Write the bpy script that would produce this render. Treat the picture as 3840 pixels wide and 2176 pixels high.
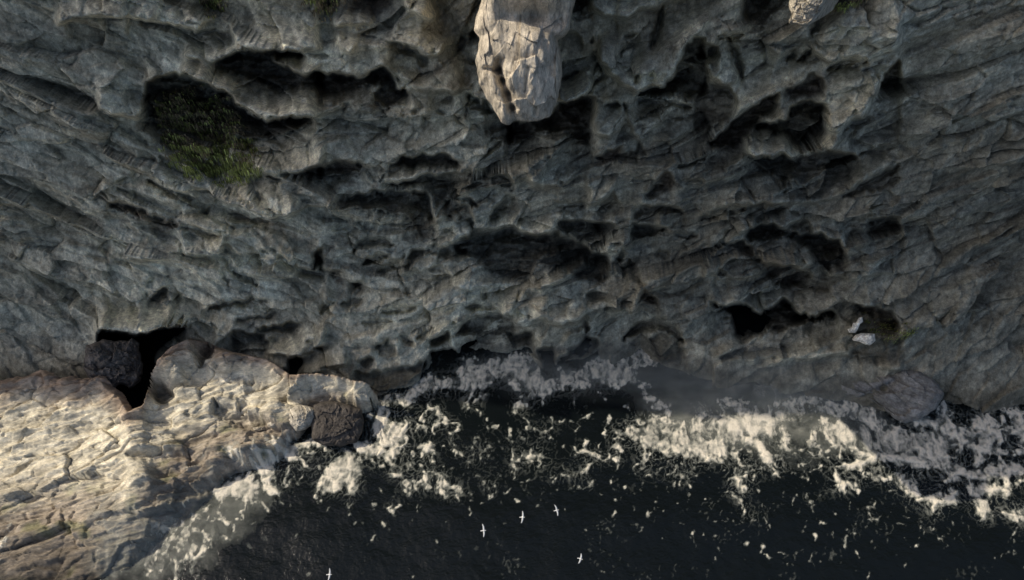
import bpy, math, random
import numpy as np

# ------------------------------------------------------------------ camera, sky, sun, exposure
scene = bpy.context.scene
for o in list(bpy.data.objects):
    bpy.data.objects.remove(o)
CAM_H = 100.0
TILT = math.radians(35.0)                 # camera tilt away from straight down
HFOV = math.radians(60.0)
cam_data = bpy.data.cameras.new('camera')
cam = bpy.data.objects.new('camera', cam_data)
scene.collection.objects.link(cam)
cam.location = (0, 0, CAM_H)
cam.rotation_euler = (TILT, 0, 0)
cam_data.sensor_width = 36.0
cam_data.lens = 18.0 / math.tan(HFOV / 2)
cam_data.clip_start = 0.5
cam_data.clip_end = 6000
scene.camera = cam

SUN_EL = math.radians(44.3)
SUN_AZ = math.radians(-76.0)              # from +Y (inland) towards -X (left)
sdir = np.array([math.sin(SUN_AZ) * math.cos(SUN_EL), math.cos(SUN_AZ) * math.cos(SUN_EL), math.sin(SUN_EL)])
world = bpy.data.worlds.new('World')
scene.world = world
world.use_nodes = True
wn = world.node_tree
wn.nodes.clear()
sky = wn.nodes.new('ShaderNodeTexSky')
sky.sky_type = 'NISHITA'
sky.sun_disc = False
sky.sun_elevation = SUN_EL
sky.sun_rotation = SUN_AZ
sky.air_density = 0.8
sky.dust_density = 3.0
sky.ozone_density = 1.0
bg = wn.nodes.new('ShaderNodeBackground')
bg.inputs['Strength'].default_value = 0.15
wo = wn.nodes.new('ShaderNodeOutputWorld')
wn.links.new(sky.outputs[0], bg.inputs[0])
wn.links.new(bg.outputs[0], wo.inputs[0])

sl = bpy.data.lights.new('sun', 'SUN')
sl.energy = 3.8
sl.angle = math.radians(0.5)
sl.color = (1.0, 0.90, 0.74)
so = bpy.data.objects.new('sun', sl)
scene.collection.objects.link(so)
so.rotation_euler = (math.pi / 2 - SUN_EL, 0, math.atan2(sdir[0], -sdir[1]))
so.location = (-60, 20, 150)

scene.view_settings.view_transform = 'Standard'
scene.view_settings.look = 'None'
scene.view_settings.gamma = 1.0
scene.view_settings.exposure = -0.1
scene.view_settings.use_curve_mapping = False

# ------------------------------------------------------------------ helpers
rng = np.random.RandomState(7)
FPX = 1920.0 / math.tan(HFOV / 2)
ST, CT = math.sin(TILT), math.cos(TILT)

def project(X, Y, Z):
    """world point -> position in the 3840 x 2176 picture"""
    dz = Z - CAM_H
    f = Y * ST - dz * CT
    u = Y * CT + dz * ST
    f = np.maximum(f, 1.0)
    return 1920 + FPX * X / f, 1088 - FPX * u / f

def ray(px, py):
    a = (np.asarray(px, float) - 1920) / FPX
    v = (1088 - np.asarray(py, float)) / FPX
    d = np.stack([a, ST + v * CT, -CT + v * ST], -1)
    return d / np.linalg.norm(d, axis=-1, keepdims=True)

def on_height(px, py, z):
    d = ray(px, py)
    t = (z - CAM_H) / d[..., 2]
    return np.array([0, 0, CAM_H]) + d * t[..., None]

# gradient noise, fractal sums and fractured-cell relief
PERM = np.concatenate([rng.permutation(4096)] * 2)
GANG = rng.rand(4096) * 2 * np.pi
GX, GY = np.cos(GANG), np.sin(GANG)
RND = rng.rand(4096, 4)

def _h(ix, iy):
    return PERM[(PERM[ix & 4095] + iy) & 4095]

def noise(x, y):
    x0 = np.floor(x).astype(np.int64); y0 = np.floor(y).astype(np.int64)
    fx = x - x0; fy = y - y0
    u = fx * fx * fx * (fx * (fx * 6 - 15) + 10); v = fy * fy * fy * (fy * (fy * 6 - 15) + 10)
    def g(i, j):
        h = _h(x0 + i, y0 + j)
        return GX[h] * (fx - i) + GY[h] * (fy - j)
    a = g(0, 0); b = g(1, 0); c = g(0, 1); d = g(1, 1)
    return 1.5 * (a + (b - a) * u + (c - a) * v + (a - b - c + d) * u * v)

def fbm(x, y, n=4, gain=0.5):
    r = 0; a = 1.0; s = 0
    for i in range(n):
        r = r + a * noise(x * 2 ** i + 17.3 * i, y * 2 ** i + 9.1 * i); s += a; a *= gain
    return r / s

def ridged(x, y, n=4, gain=0.55):
    r = 0; a = 1.0; s = 0
    for i in range(n):
        r = r + a * (1 - 2 * np.abs(noise(x * 2 ** i + 5.7 * i, y * 2 ** i + 31.4 * i))); s += a; a *= gain
    return r / s

def facets(x, y, tilt=1.0, seed=0):
    """every cell is a plane of its own height and tilt: broken rock; also returns the distance to the joint"""
    x0 = np.floor(x).astype(np.int64); y0 = np.floor(y).astype(np.int64)
    best = np.full(x.shape, 9.0); second = np.full(x.shape, 9.0); val = np.zeros(x.shape)
    for i in (-1, 0, 1):
        for j in (-1, 0, 1):
            r = RND[_h(x0 + i + seed * 57, y0 + j + seed * 131)]
            dx = x - (x0 + i + r[..., 0]); dy = y - (y0 + j + r[..., 1])
            d = np.sqrt(dx * dx + dy * dy)
            ang = r[..., 2] * 2 * np.pi
            h = (r[..., 3] - 0.5) + tilt * (np.cos(ang) * dx + np.sin(ang) * dy)
            m = d < best
            second = np.where(m, best, np.minimum(second, d))
            val = np.where(m, h, val); best = np.where(m, d, best)
    return val, second - best

def smooth(a, b, x):
    t = np.clip((x - a) / (b - a), 0, 1)
    return t * t * (3 - 2 * t)

def blur(a, s):
    if s <= 0.3: return a
    r = int(3 * s + 1)
    k = np.exp(-0.5 * (np.arange(-r, r + 1) / s) ** 2); k /= k.sum()
    for ax in (0, 1):
        p = np.pad(a, [(r, r) if q == ax else (0, 0) for q in (0, 1)], mode='edge')
        o = np.zeros_like(a)
        for i, w in enumerate(k):
            o += w * (p[i:i + a.shape[0], :] if ax == 0 else p[:, i:i + a.shape[1]])
        a = o
    return a

class Map:
    """a survey sheet of relief, sampled where a point of the rock or the sea is seen"""
    def __init__(s, x0, y0, x1, y1, step):
        s.x0, s.y0, s.st = x0, y0, step
        s.w = int((x1 - x0) / step); s.h = int((y1 - y0) / step)
        s.a = np.zeros((s.h, s.w))
    def sample(s, px, py):
        fx = np.clip((px - s.x0) / s.st, 0, s.w - 1.001); fy = np.clip((py - s.y0) / s.st, 0, s.h - 1.001)
        ix = fx.astype(int); iy = fy.astype(int); u = fx - ix; v = fy - iy
        a = s.a
        return (a[iy, ix] * (1 - u) * (1 - v) + a[iy, ix + 1] * u * (1 - v) + a[iy + 1, ix] * (1 - u) * v + a[iy + 1, ix + 1] * u * v)
    def _box(s, pts, pad):
        p = (np.array(pts, float) - [s.x0, s.y0]) / s.st
        i0 = max(int(p[:, 0].min() - pad), 0); i1 = min(int(p[:, 0].max() + pad) + 2, s.w)
        j0 = max(int(p[:, 1].min() - pad), 0); j1 = min(int(p[:, 1].max() + pad) + 2, s.h)
        return p, i0, i1, j0, j1
    def poly(s, pts, sigma=1.5, mode='flat', wob=2.5):
        """mask of a polygon: flat, 'down' (1 at its upper edge fading to 0 at the lower), 'up' (the other way)"""
        pad = 3 * sigma + 8
        p, i0, i1, j0, j1 = s._box(pts, pad)
        if i1 <= i0 or j1 <= j0: return None
        xx, yy = np.meshgrid(np.arange(i0, i1, dtype=float), np.arange(j0, j1, dtype=float))
        qx = xx + wob * fbm(xx / 14, yy / 14, 3) * 2; qy = yy + wob * fbm(xx / 14 + 50, yy / 14 + 9, 3) * 2
        ins = np.zeros(xx.shape, bool)
        n = len(p)
        for k in range(n):
            ax, ay = p[k]; bx, by = p[(k + 1) % n]
            if ay == by: continue
            c = ((ay > qy) != (by > qy)) & (qx < (bx - ax) * (qy - ay) / (by - ay) + ax)
            ins ^= c
        m = ins.astype(float)
        if mode != 'flat':
            top = np.where(ins.any(0), ins.argmax(0), 0)
            bot = np.where(ins.any(0), ins.shape[0] - 1 - ins[::-1].argmax(0), 1)
            top = blur(top[None, :].astype(float), 2)[0]; bot = blur(bot[None, :].astype(float), 2)[0]
            t = np.clip((np.arange(ins.shape[0])[:, None] - top) / np.maximum(bot - top, 2), 0, 1)
            m *= (1 - t ** 1.6) if mode == 'down' else t ** 1.0
        return blur(m, sigma), i0, i1, j0, j1
    def line(s, pts, width, wob=1.5, taper=True):
        pad = 2 * width / s.st + 8
        p, i0, i1, j0, j1 = s._box(pts, pad)
        if i1 <= i0 or j1 <= j0: return None
        xx, yy = np.meshgrid(np.arange(i0, i1, dtype=float), np.arange(j0, j1, dtype=float))
        qx = xx + wob * fbm(xx / 8, yy / 8, 2) * 2; qy = yy + wob * fbm(xx / 8 + 50, yy / 8 + 9, 2) * 2
        seg = np.linalg.norm(np.diff(p, axis=0), axis=1); tot = max(seg.sum(), 1e-3); acc = 0
        m = np.zeros(xx.shape)
        for k in range(len(p) - 1):
            a, b = p[k], p[k + 1]; d = b - a; L2 = max(d @ d, 1e-6)
            t = np.clip(((qx - a[0]) * d[0] + (qy - a[1]) * d[1]) / L2, 0, 1)
            dist = np.hypot(qx - a[0] - t * d[0], qy - a[1] - t * d[1])
            g = (acc + t * seg[k]) / tot; acc += seg[k]
            w = (width / s.st / 2) * (np.sqrt(np.clip(4 * g * (1 - g), 0.08, 1)) if taper else 1)
            m = np.maximum(m, np.exp(-(dist / np.maximum(w, 0.4)) ** 2 * 0.9))
        return m, i0, i1, j0, j1
    def add(s, r, v):
        if r is None: return
        m, i0, i1, j0, j1 = r
        s.a[j0:j1, i0:i1] += v * m
    def mx(s, r, v):
        if r is None: return
        m, i0, i1, j0, j1 = r
        s.a[j0:j1, i0:i1] = np.maximum(s.a[j0:j1, i0:i1], v * m)

K = 720 / 1927.0
def Q(r, c, pts):
    return [(480 + 720 * c + x * K, 544 * r + y * K) for x, y in pts]

def link(o, parent=None):
    scene.collection.objects.link(o)
    if parent: o.parent = parent
    return o

def mesh_obj(name, verts, faces, mat, attrs=None, parent=None, sm=True):
    me = bpy.data.meshes.new(name)
    V = np.asarray(verts, np.float32); F = np.asarray(faces, np.int32)
    k = F.shape[1]
    me.vertices.add(len(V)); me.vertices.foreach_set('co', V.ravel())
    me.loops.add(F.size); me.loops.foreach_set('vertex_index', F.ravel())
    me.polygons.add(len(F))
    me.polygons.foreach_set('loop_start', np.arange(0, F.size, k, dtype=np.int32))
    me.polygons.foreach_set('loop_total', np.full(len(F), k, np.int32))
    me.polygons.foreach_set('use_smooth', np.full(len(F), sm, bool))
    me.update(calc_edges=True)
    for an, av in (attrs or {}).items():
        av = np.asarray(av, np.float32)
        if av.ndim == 1:
            at = me.attributes.new(an, 'FLOAT', 'POINT'); at.data.foreach_set('value', av)
        else:
            at = me.attributes.new(an, 'FLOAT_VECTOR', 'POINT'); at.data.foreach_set('vector', av.ravel())
    me.materials.append(mat)
    return link(bpy.data.objects.new(name, me), parent)

def grid_faces(nr, nc, keep=None):
    i = np.arange(nr * nc).reshape(nr, nc)
    f = np.stack([i[:-1, :-1], i[:-1, 1:], i[1:, 1:], i[1:, :-1]], -1).reshape(-1, 4)
    if keep is not None: f = f[keep.reshape(-1)]
    return f

def tag(o, label=None, cat=None, group=None, kind=None):
    if label: o['label'] = label
    if cat: o['category'] = cat
    if group: o['group'] = group
    if kind: o['kind'] = kind
    return o

# ------------------------------------------------------------------ materials
def new_mat(name):
    m = bpy.data.materials.new(name); m.use_nodes = True
    nt = m.node_tree; nt.nodes.clear()
    out = nt.nodes.new('ShaderNodeOutputMaterial')
    b = nt.nodes.new('ShaderNodeBsdfPrincipled')
    nt.links.new(b.outputs[0], out.inputs[0])
    return m, nt, b, out

def N(nt, t, **kw):
    n = nt.nodes.new(t)
    for k, v in kw.items():
        if hasattr(n, k): setattr(n, k, v)
        else: n.inputs[k.replace('_', ' ')].default_value = v
    return n

def rock_material(name, scale=1.0, rough=0.9, streak=(1, 1, 1), bump=0.35, contrast=1.0):
    """colour of the stone from the mesh's own tint, broken up by grain, lichen speckle and fine cracks"""
    m, nt, b, out = new_mat(name)
    L = nt.links.new
    at = N(nt, 'ShaderNodeAttribute', attribute_name='tint')
    tc = N(nt, 'ShaderNodeTexCoord')
    mp = N(nt, 'ShaderNodeMapping'); mp.inputs['Scale'].default_value = streak
    L(tc.outputs['Object'], mp.inputs[0])
    n1 = N(nt, 'ShaderNodeTexNoise', Scale=0.9 * scale, Detail=9.0, Roughness=0.68); L(mp.outputs[0], n1.inputs['Vector'])
    n2 = N(nt, 'ShaderNodeTexNoise', Scale=4.5 * scale, Detail=6.0, Roughness=0.7); L(mp.outputs[0], n2.inputs['Vector'])
    r1 = N(nt, 'ShaderNodeMapRange'); r1.inputs[1].default_value = 0.3; r1.inputs[2].default_value = 0.7
    r1.inputs[3].default_value = 1 - 0.5 * contrast; r1.inputs[4].default_value = 1 + 0.5 * contrast
    L(n1.outputs[0], r1.inputs[0])
    r2 = N(nt, 'ShaderNodeMapRange'); r2.inputs[1].default_value = 0.3; r2.inputs[2].default_value = 0.7
    r2.inputs[3].default_value = 1 - 0.3 * contrast; r2.inputs[4].default_value = 1 + 0.3 * contrast
    L(n2.outputs[0], r2.inputs[0])
    mu0 = N(nt, 'ShaderNodeMath', operation='MULTIPLY'); L(r1.outputs[0], mu0.inputs[0]); L(r2.outputs[0], mu0.inputs[1])
    n4 = N(nt, 'ShaderNodeTexNoise', Scale=1.7 * scale, Detail=10.0, Roughness=0.8, Distortion=0.6); L(mp.outputs[0], n4.inputs['Vector'])
    r4 = N(nt, 'ShaderNodeMapRange'); r4.inputs[1].default_value = 0.40; r4.inputs[2].default_value = 0.56
    r4.inputs[3].default_value = 1 - 0.30 * contrast; r4.inputs[4].default_value = 1 + 0.12 * contrast
    L(n4.outputs[0], r4.inputs[0])
    mu = N(nt, 'ShaderNodeMath', operation='MULTIPLY'); L(mu0.outputs[0], mu.inputs[0]); L(r4.outputs[0], mu.inputs[1])
    vm = N(nt, 'ShaderNodeVectorMath', operation='SCALE'); L(at.outputs['Vector'], vm.inputs[0]); L(mu.outputs[0], vm.inputs['Scale'])
    L(vm.outputs[0], b.inputs['Base Color'])
    b.inputs['Roughness'].default_value = rough
    b.inputs['Specular IOR Level'].default_value = 0.25
    bm = N(nt, 'ShaderNodeBump'); bm.inputs['Strength'].default_value = bump; bm.inputs['Distance'].default_value = 0.25
    n3 = N(nt, 'ShaderNodeTexNoise', Scale=3.0 * scale, Detail=8.0, Roughness=0.75); L(mp.outputs[0], n3.inputs['Vector'])
    L(n3.outputs[0], bm.inputs['Height']); L(bm.outputs[0], b.inputs['Normal'])
    return m

M_cliff = rock_material('cliff_stone', 1.15, streak=(1.25, 1, .8), bump=.5, contrast=.95)
M_pale = rock_material('sunlit_stone', 1.2, bump=0.45)
M_butt = rock_material('weathered_tan_stone', 1.1, streak=(1.9, 1, .55), bump=.6, contrast=.9)
M_shelf = rock_material('shelf_stone', 1.1, streak=(.55, 1.5, 1), bump=0.7, contrast=.8)
M_dark = rock_material('wet_brown_stone', 1.0, rough=0.7, bump=.3)

# ------------------------------------------------------------------ relief survey of the cliff
R = Map(-700, -500, 4540, 2300, 3.0)      # metres into the face
U = Map(-700, -500, 4540, 2300, 3.0)      # metres out of the face
T = Map(-700, -500, 4540, 2300, 6.0)      # paler (+) or darker (-) tint in stops: stone tone, painted light and shade
B = Map(-700, -500, 4540, 2300, 6.0)      # rusty brown staining, 0..1

CM = Map(-700, -500, 4540, 2300, 3.0)     # where hollows open, for the lips over them and the ramps under them
def cave(r, c, pts, depth, sig=1.1, mode='down', floor=0.18, wet_shade=0.0, rust=0.0):
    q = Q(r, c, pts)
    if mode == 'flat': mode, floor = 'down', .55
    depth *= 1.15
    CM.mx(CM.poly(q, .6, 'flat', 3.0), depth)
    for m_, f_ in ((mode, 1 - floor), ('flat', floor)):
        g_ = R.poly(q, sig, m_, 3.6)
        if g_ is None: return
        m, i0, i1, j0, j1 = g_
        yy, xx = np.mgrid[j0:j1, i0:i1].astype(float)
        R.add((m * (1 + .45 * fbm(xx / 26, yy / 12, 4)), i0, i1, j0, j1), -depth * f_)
    if wet_shade: T.add(T.poly(q, .8, 'flat', 2.0), -wet_shade)  # shade of the hollow painted in as darker tint, also wet rock low down
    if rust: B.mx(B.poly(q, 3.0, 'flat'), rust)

def slab(r, c, pts, h, sig=1.4, pale=0.0, mode='up'):
    q = Q(r, c, pts)
    U.add(U.poly(q, sig, mode), h * 1.9)
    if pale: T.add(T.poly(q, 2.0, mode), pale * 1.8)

def crack(r, c, pts, w, depth):
    R.add(R.line(Q(r, c, pts), w * K * 1.6, 1.6), -depth * 1.4)
    CM.mx(CM.line(Q(r, c, pts), w * K * .8, 1.6), depth * .8)

def rib(r, c, pts, w, h, pale=0.3):
    U.add(U.line(Q(r, c, pts), w * K * 1.5, 1.2), h * 1.2)
    if pale: T.add(T.line(Q(r, c, pts), max(w * K * 1.5, 9), 1.0), pale)

# --- upper left
slab(0, 0, [(-700, 0), (-300, -60), (0, -60), (450, -60), (520, 100), (780, 60), (790, 200), (700, 310), (500, 260), (0, 190), (-400, 170), (-700, 250)], 1.8, pale=0.55)
cave(0, 0, [(330, -200), (560, -200), (540, 40), (430, 70), (340, 40)], 2, wet_shade=1.5)
cave(0, 0, [(740, -200), (960, -200), (950, 60), (900, 150), (820, 130), (750, 40)], 2.5, wet_shade=1.2)
cave(0, 0, [(0, 200), (500, 265), (690, 315), (860, 300), (980, 330), (700, 430), (560, 500), (300, 450), (0, 400)], 1.2)
cave(0, 0, [(620, 330), (850, 300), (1080, 330), (1070, 450), (850, 430), (640, 420)], 1.3, wet_shade=.4)
slab(0, 0, [(560, 560), (600, 450), (800, 440), (1080, 460), (1150, 480), (850, 640), (700, 600)], 1.6, pale=.35)
slab(0, 0, [(1050, 150), (1400, 120), (1900, 150), (1927, 500), (1700, 510), (1190, 520), (1080, 440), (1040, 300)], 2.4, pale=.5)
for x, y, w in [(1280, 470, 60), (1420, 450, 50), (1580, 400, 60), (1740, 350, 45), (1850, 400, 40), (230, 130, 50), (700, 150, 80), (120, 120, 50)]:
    slab(0, 0, [(x - w, y - 90), (x + w, y - 90), (x + w * .8, y + 30), (x, y + 60), (x - w * .8, y + 30)], .7, pale=.55)
cave(0, 0, [(860, 640), (1080, 540), (1200, 525), (1500, 520), (1700, 515), (1780, 560), (1640, 560), (1420, 570), (1540, 660), (1700, 750), (1800, 760), (1927, 720), (1950, 870), (1500, 880), (1300, 830), (1200, 770), (1060, 720), (900, 680)], 7, mode='flat', wet_shade=.9, rust=.35)
slab(0, 0, [(1440, 555), (1700, 560), (1900, 640), (1850, 740), (1720, 745), (1560, 660)], 1.6)
slab(0, 0, [(560, 580), (800, 640), (900, 690), (1200, 780), (1500, 890), (1927, 880), (2250, 1000), (1927, 1170), (1500, 1190), (1400, 1205), (1300, 1150), (1100, 1050), (1040, 950), (850, 870), (650, 780), (560, 700)], 2.2, pale=.25)
slab(0, 0, [(1250, 980), (1450, 960), (1500, 1100), (1440, 1200), (1370, 1195), (1290, 1130)], 1.0, pale=.6)
slab(0, 0, [(1640, 1000), (1760, 1000), (1770, 1150), (1680, 1170)], .6, pale=.4)
cave(0, 0, [(150, 1150), (200, 850), (300, 770), (550, 740), (650, 790), (850, 880), (1040, 970), (1100, 1080), (1300, 1180), (1400, 1215), (1700, 1180), (1900, 1200), (1750, 1280), (1400, 1380), (1250, 1400), (1080, 1330), (1000, 1456), (700, 1500), (420, 1456), (230, 1200)], 8.5, mode='down', floor=.35, wet_shade=1.1, rust=.2)
slab(0, 0, [(-300, 800), (-100, 780), (80, 950), (150, 1100), (150, 1200), (0, 1180), (-300, 1100)], 1.5, pale=.5)
rib(0, 0, [(-300, 1100), (0, 1250), (180, 1340), (320, 1440)], 70, .9)
crack(0, 0, [(-200, 1180), (60, 1330), (200, 1456)], 40, 1.0)
crack(0, 0, [(100, 1160), (260, 1260), (420, 1400)], 50, 1.5)
# --- upper left of centre
cave(0, 1, [(0, -200), (180, -200), (130, 100), (60, 140), (0, 140)], 2.5, wet_shade=1.3)
cave(0, 1, [(300, -200), (720, -200), (720, 60), (600, 100), (530, 170), (480, 110), (320, 80)], 2.5, wet_shade=1.2, rust=.3)
slab(0, 1, [(800, -60), (1080, -60), (1180, 120), (1140, 210), (1000, 170), (880, 80)], 3.0, pale=.9)
slab(0, 1, [(120, 20), (300, 20), (500, 150), (530, 230), (300, 260), (130, 270)], 1.5, pale=.4)
slab(0, 1, [(160, 300), (350, 380), (340, 520), (290, 540), (180, 440)], 1.5, pale=.6)
slab(0, 1, [(560, 400), (800, 330), (1000, 250), (1250, 450), (1200, 560), (1080, 560), (960, 480), (830, 440)], 1.8, pale=.45)
cave(0, 1, [(700, 430), (830, 445), (960, 485), (1090, 570), (1100, 690), (990, 690), (960, 600), (760, 560)], 2.2, wet_shade=.4)
crack(0, 1, [(1130, -100), (1250, 250), (1400, 450), (1520, 620)], 130, 2.4)
crack(0, 1, [(220, 280), (450, 250), (560, 270)], 30, .7)
crack(0, 1, [(1300, 150), (1400, 420), (1480, 900)], 70, .8)
cave(0, 1, [(-40, 740), (100, 760), (200, 740), (330, 760), (400, 800), (560, 700), (630, 665), (680, 700), (750, 850), (780, 900), (860, 900), (910, 950), (840, 1000), (750, 1070), (660, 1060), (540, 1020), (540, 930), (620, 860), (480, 850), (300, 900), (200, 960), (-40, 1000)], 6.5, mode='flat', wet_shade=.8, rust=.3)
cave(0, 1, [(1450, 960), (1600, 990), (1660, 1100), (1600, 1140), (1480, 1100)], 3.5, wet_shade=.6)
cave(0, 1, [(1100, 900), (1300, 920), (1350, 1100), (1200, 1180), (1100, 1080)], 1.4)
for x, y in [(940, 1120), (1080, 1190), (1200, 1130), (1400, 1220), (790, 790), (400, 1150), (80, 1010), (820, 1160), (560, 1380)]:
    cave(0, 1, [(x - 45, y), (x, y - 35), (x + 45, y - 10), (x + 30, y + 40), (x - 30, y + 30)], 1.3)
slab(0, 1, [(900, 560), (1350, 560), (1500, 900), (1300, 950), (950, 900), (800, 750)], 1.2)
cave(0, 1, [(1495, 330), (1580, 310), (1575, 400), (1520, 410)], 3, wet_shade=.8)
cave(0, 1, [(1640, 1000), (1760, 1110), (1900, 1290), (1960, 1456), (1750, 1400), (1640, 1250)], 4, wet_shade=.8)
# --- right of the hanging buttress
cave(0, 2, [(600, -200), (800, -200), (780, 70), (680, 100), (590, 130)], 5, mode='flat', wet_shade=.8)
slab(0, 2, [(790, -60), (1440, -60), (1440, 60), (1280, 100), (1150, 180), (1020, 170), (960, 170), (860, 100), (790, 100)], 1.8, pale=.4)
slab(0, 2, [(870, 330), (1180, 200), (1500, 90), (1927, 60), (2000, 200), (1840, 330), (1750, 430), (1700, 600), (1640, 700), (1520, 850), (1340, 870), (1240, 910), (1150, 860), (1000, 760), (870, 600)], 3.4, pale=.3)
crack(0, 2, [(1510, 70), (1470, 260), (1400, 480)], 50, 2.6)
cave(0, 2, [(1140, 350), (1280, 335), (1190, 400), (1140, 390)], 2.2)
crack(0, 2, [(1085, 570), (1110, 500), (1230, 440)], 18, 1.4)
cave(0, 2, [(1160, 690), (1190, 620), (1240, 560), (1220, 660)], 1.6)
cave(0, 2, [(1335, 760), (1440, 715), (1420, 775), (1380, 780)], 1.8)
crack(0, 2, [(1270, 740), (1245, 830)], 22, 1.4)
crack(0, 2, [(800, 370), (805, 440)], 24, 1.4)
crack(0, 2, [(850, 480), (840, 560), (870, 650)], 30, 1.3)
crack(0, 2, [(900, 700), (860, 640), (820, 740), (830, 800), (800, 900), (760, 960)], 36, 2.0)
crack(0, 2, [(900, 700), (910, 770), (830, 830)], 26, 1.6)
slab(0, 2, [(480, 900), (640, 740), (850, 660), (810, 850), (790, 900), (720, 960), (560, 1030), (480, 1010)], 2.2, pale=.15)
crack(0, 2, [(480, 810), (580, 770), (680, 720)], 28, 1.8)
cave(0, 2, [(490, 380), (640, 300), (720, 500), (640, 560), (500, 500)], 1.6, wet_shade=.4)
cave(0, 2, [(440, 1060), (560, 1035), (740, 960), (830, 985), (800, 1180), (770, 1400), (640, 1400), (560, 1320), (250, 1330), (0, 1456), (-60, 1456), (-60, 1230), (250, 1215), (380, 1190)], 7.5, mode='flat', wet_shade=1.0, rust=.3)
cave(0, 2, [(1930, 395), (1820, 400), (1760, 430), (1650, 700), (1540, 860), (1350, 890), (1220, 990), (1400, 970), (1550, 930), (1700, 930), (1800, 980), (1960, 900)], 6.5, mode='flat', wet_shade=.8)
slab(0, 2, [(1230, 960), (1550, 920), (1800, 1000), (1790, 1050), (1560, 1010), (1380, 1005)], 1.4, pale=.4)
crack(0, 2, [(930, 1065), (1080, 1050)], 34, 1.8)
crack(0, 2, [(1110, 1020), (1140, 1100)], 24, 1.4)
crack(0, 2, [(1530, 1000), (1660, 1040), (1790, 1080)], 30, 2.2)
cave(0, 2, [(1540, 1170), (1700, 1170), (1730, 1215), (1560, 1215)], 1.4)
slab(0, 2, [(780, 1080), (1110, 1090), (1150, 1200), (1000, 1380), (820, 1340)], 1.5, pale=.3)
slab(0, 2, [(1160, 1100), (1400, 1060), (1550, 1050), (1500, 1240), (1300, 1400), (1200, 1330)], 1.6, pale=.35)
# --- upper right
cave(0, 3, [(420, -200), (860, -200), (820, 30), (700, 130), (640, 240), (480, 270), (420, 170), (390, 110)], 6.5, mode='flat', wet_shade=.8)
crack(0, 3, [(1400, -120), (1250, 100), (1130, 260), (1080, 330)], 85, 3.0)
cave(0, 3, [(1240, -200), (1700, -200), (1620, 20), (1480, 90), (1300, 120), (1220, 80)], 2.5, wet_shade=1.3)
slab(0, 3, [(1980, -100), (1660, 0), (1500, 90), (1300, 150), (1150, 330), (1060, 480), (1250, 640), (1430, 600), (1640, 600), (1960, 420)], 2.4, pale=.45)
crack(0, 3, [(840, 600), (910, 510)], 36, 1.6)
crack(0, 3, [(950, 615), (1010, 560), (1090, 495)], 30, 2.6)
crack(0, 3, [(1240, 700), (1420, 625), (1540, 610), (1640, 610)], 52, 2.4)
cave(0, 3, [(1960, 600), (1900, 660), (1820, 735), (1790, 870), (1700, 960), (1690, 1010), (1800, 900), (1960, 900)], 5, mode='flat', wet_shade=.7)
cave(0, 3, [(0, 420), (120, 480), (120, 570), (0, 600), (-80, 560)], 3.5, mode='flat', wet_shade=.5)
crack(0, 3, [(140, 360), (260, 370), (400, 350)], 40, 2.0)
crack(0, 3, [(245, 380), (300, 500), (350, 660), (380, 780)], 42, 2.4)
slab(0, 3, [(30, 650), (140, 540), (260, 540), (340, 740), (300, 850), (180, 850), (80, 780)], 1.8, pale=.35)
rib(0, 3, [(790, 460), (760, 560), (700, 700), (660, 830)], 26, .8)
rib(0, 3, [(350, 1000), (385, 850)], 34, .8, .5)
rib(0, 3, [(-20, 1456), (150, 1290), (300, 1170), (350, 1070), (600, 955), (900, 850), (1060, 730)], 38, 1.6, .7)
cave(0, 3, [(20, 1480), (300, 1215), (470, 1080), (620, 980), (760, 930), (700, 1080), (560, 1180), (520, 1250), (400, 1380), (300, 1480)], 5.5, mode='flat', wet_shade=.7, rust=.35)
cave(0, 3, [(0, 860), (260, 880), (340, 1000), (280, 1150), (0, 1400), (-120, 1350), (-100, 1000)], 2.6, wet_shade=.7, rust=.25)
cave(0, 3, [(800, 900), (1000, 850), (1060, 720), (1130, 720), (1200, 830), (1200, 900), (1100, 960), (1000, 960), (880, 1000)], 3, wet_shade=.6, rust=.7)
cave(0, 3, [(840, 1170), (950, 1030), (1080, 1010), (1190, 1070), (1225, 1300), (1150, 1400), (950, 1425), (850, 1340), (500, 1300), (540, 1240), (800, 1230)], 6, mode='flat', wet_shade=.9)
rib(0, 3, [(800, 1210), (950, 1160), (1080, 1200)], 24, 2.0, 0)
slab(0, 3, [(1130, 950), (1300, 780), (1650, 700), (1800, 740), (1700, 950), (1620, 1150), (1500, 1190), (1330, 1330), (1235, 1250), (1220, 1060)], 2.4, pale=.4)
slab(0, 3, [(380, 1360), (560, 1300), (800, 1320), (950, 1440), (1250, 1380), (1400, 1300), (1300, 1480), (1180, 1510), (1060, 1555), (860, 1585), (780, 1550), (600, 1580), (460, 1570)], 2.6, pale=.55)
cave(0, 3, [(1350, 1350), (1520, 1180), (1650, 1150), (1700, 980), (1960, 950), (1960, 1456), (1500, 1456)], 1.6, wet_shade=.3)
rib(0, 3, [(1500, 1200), (1720, 1120), (1960, 1040)], 22, .7, .2)
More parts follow.
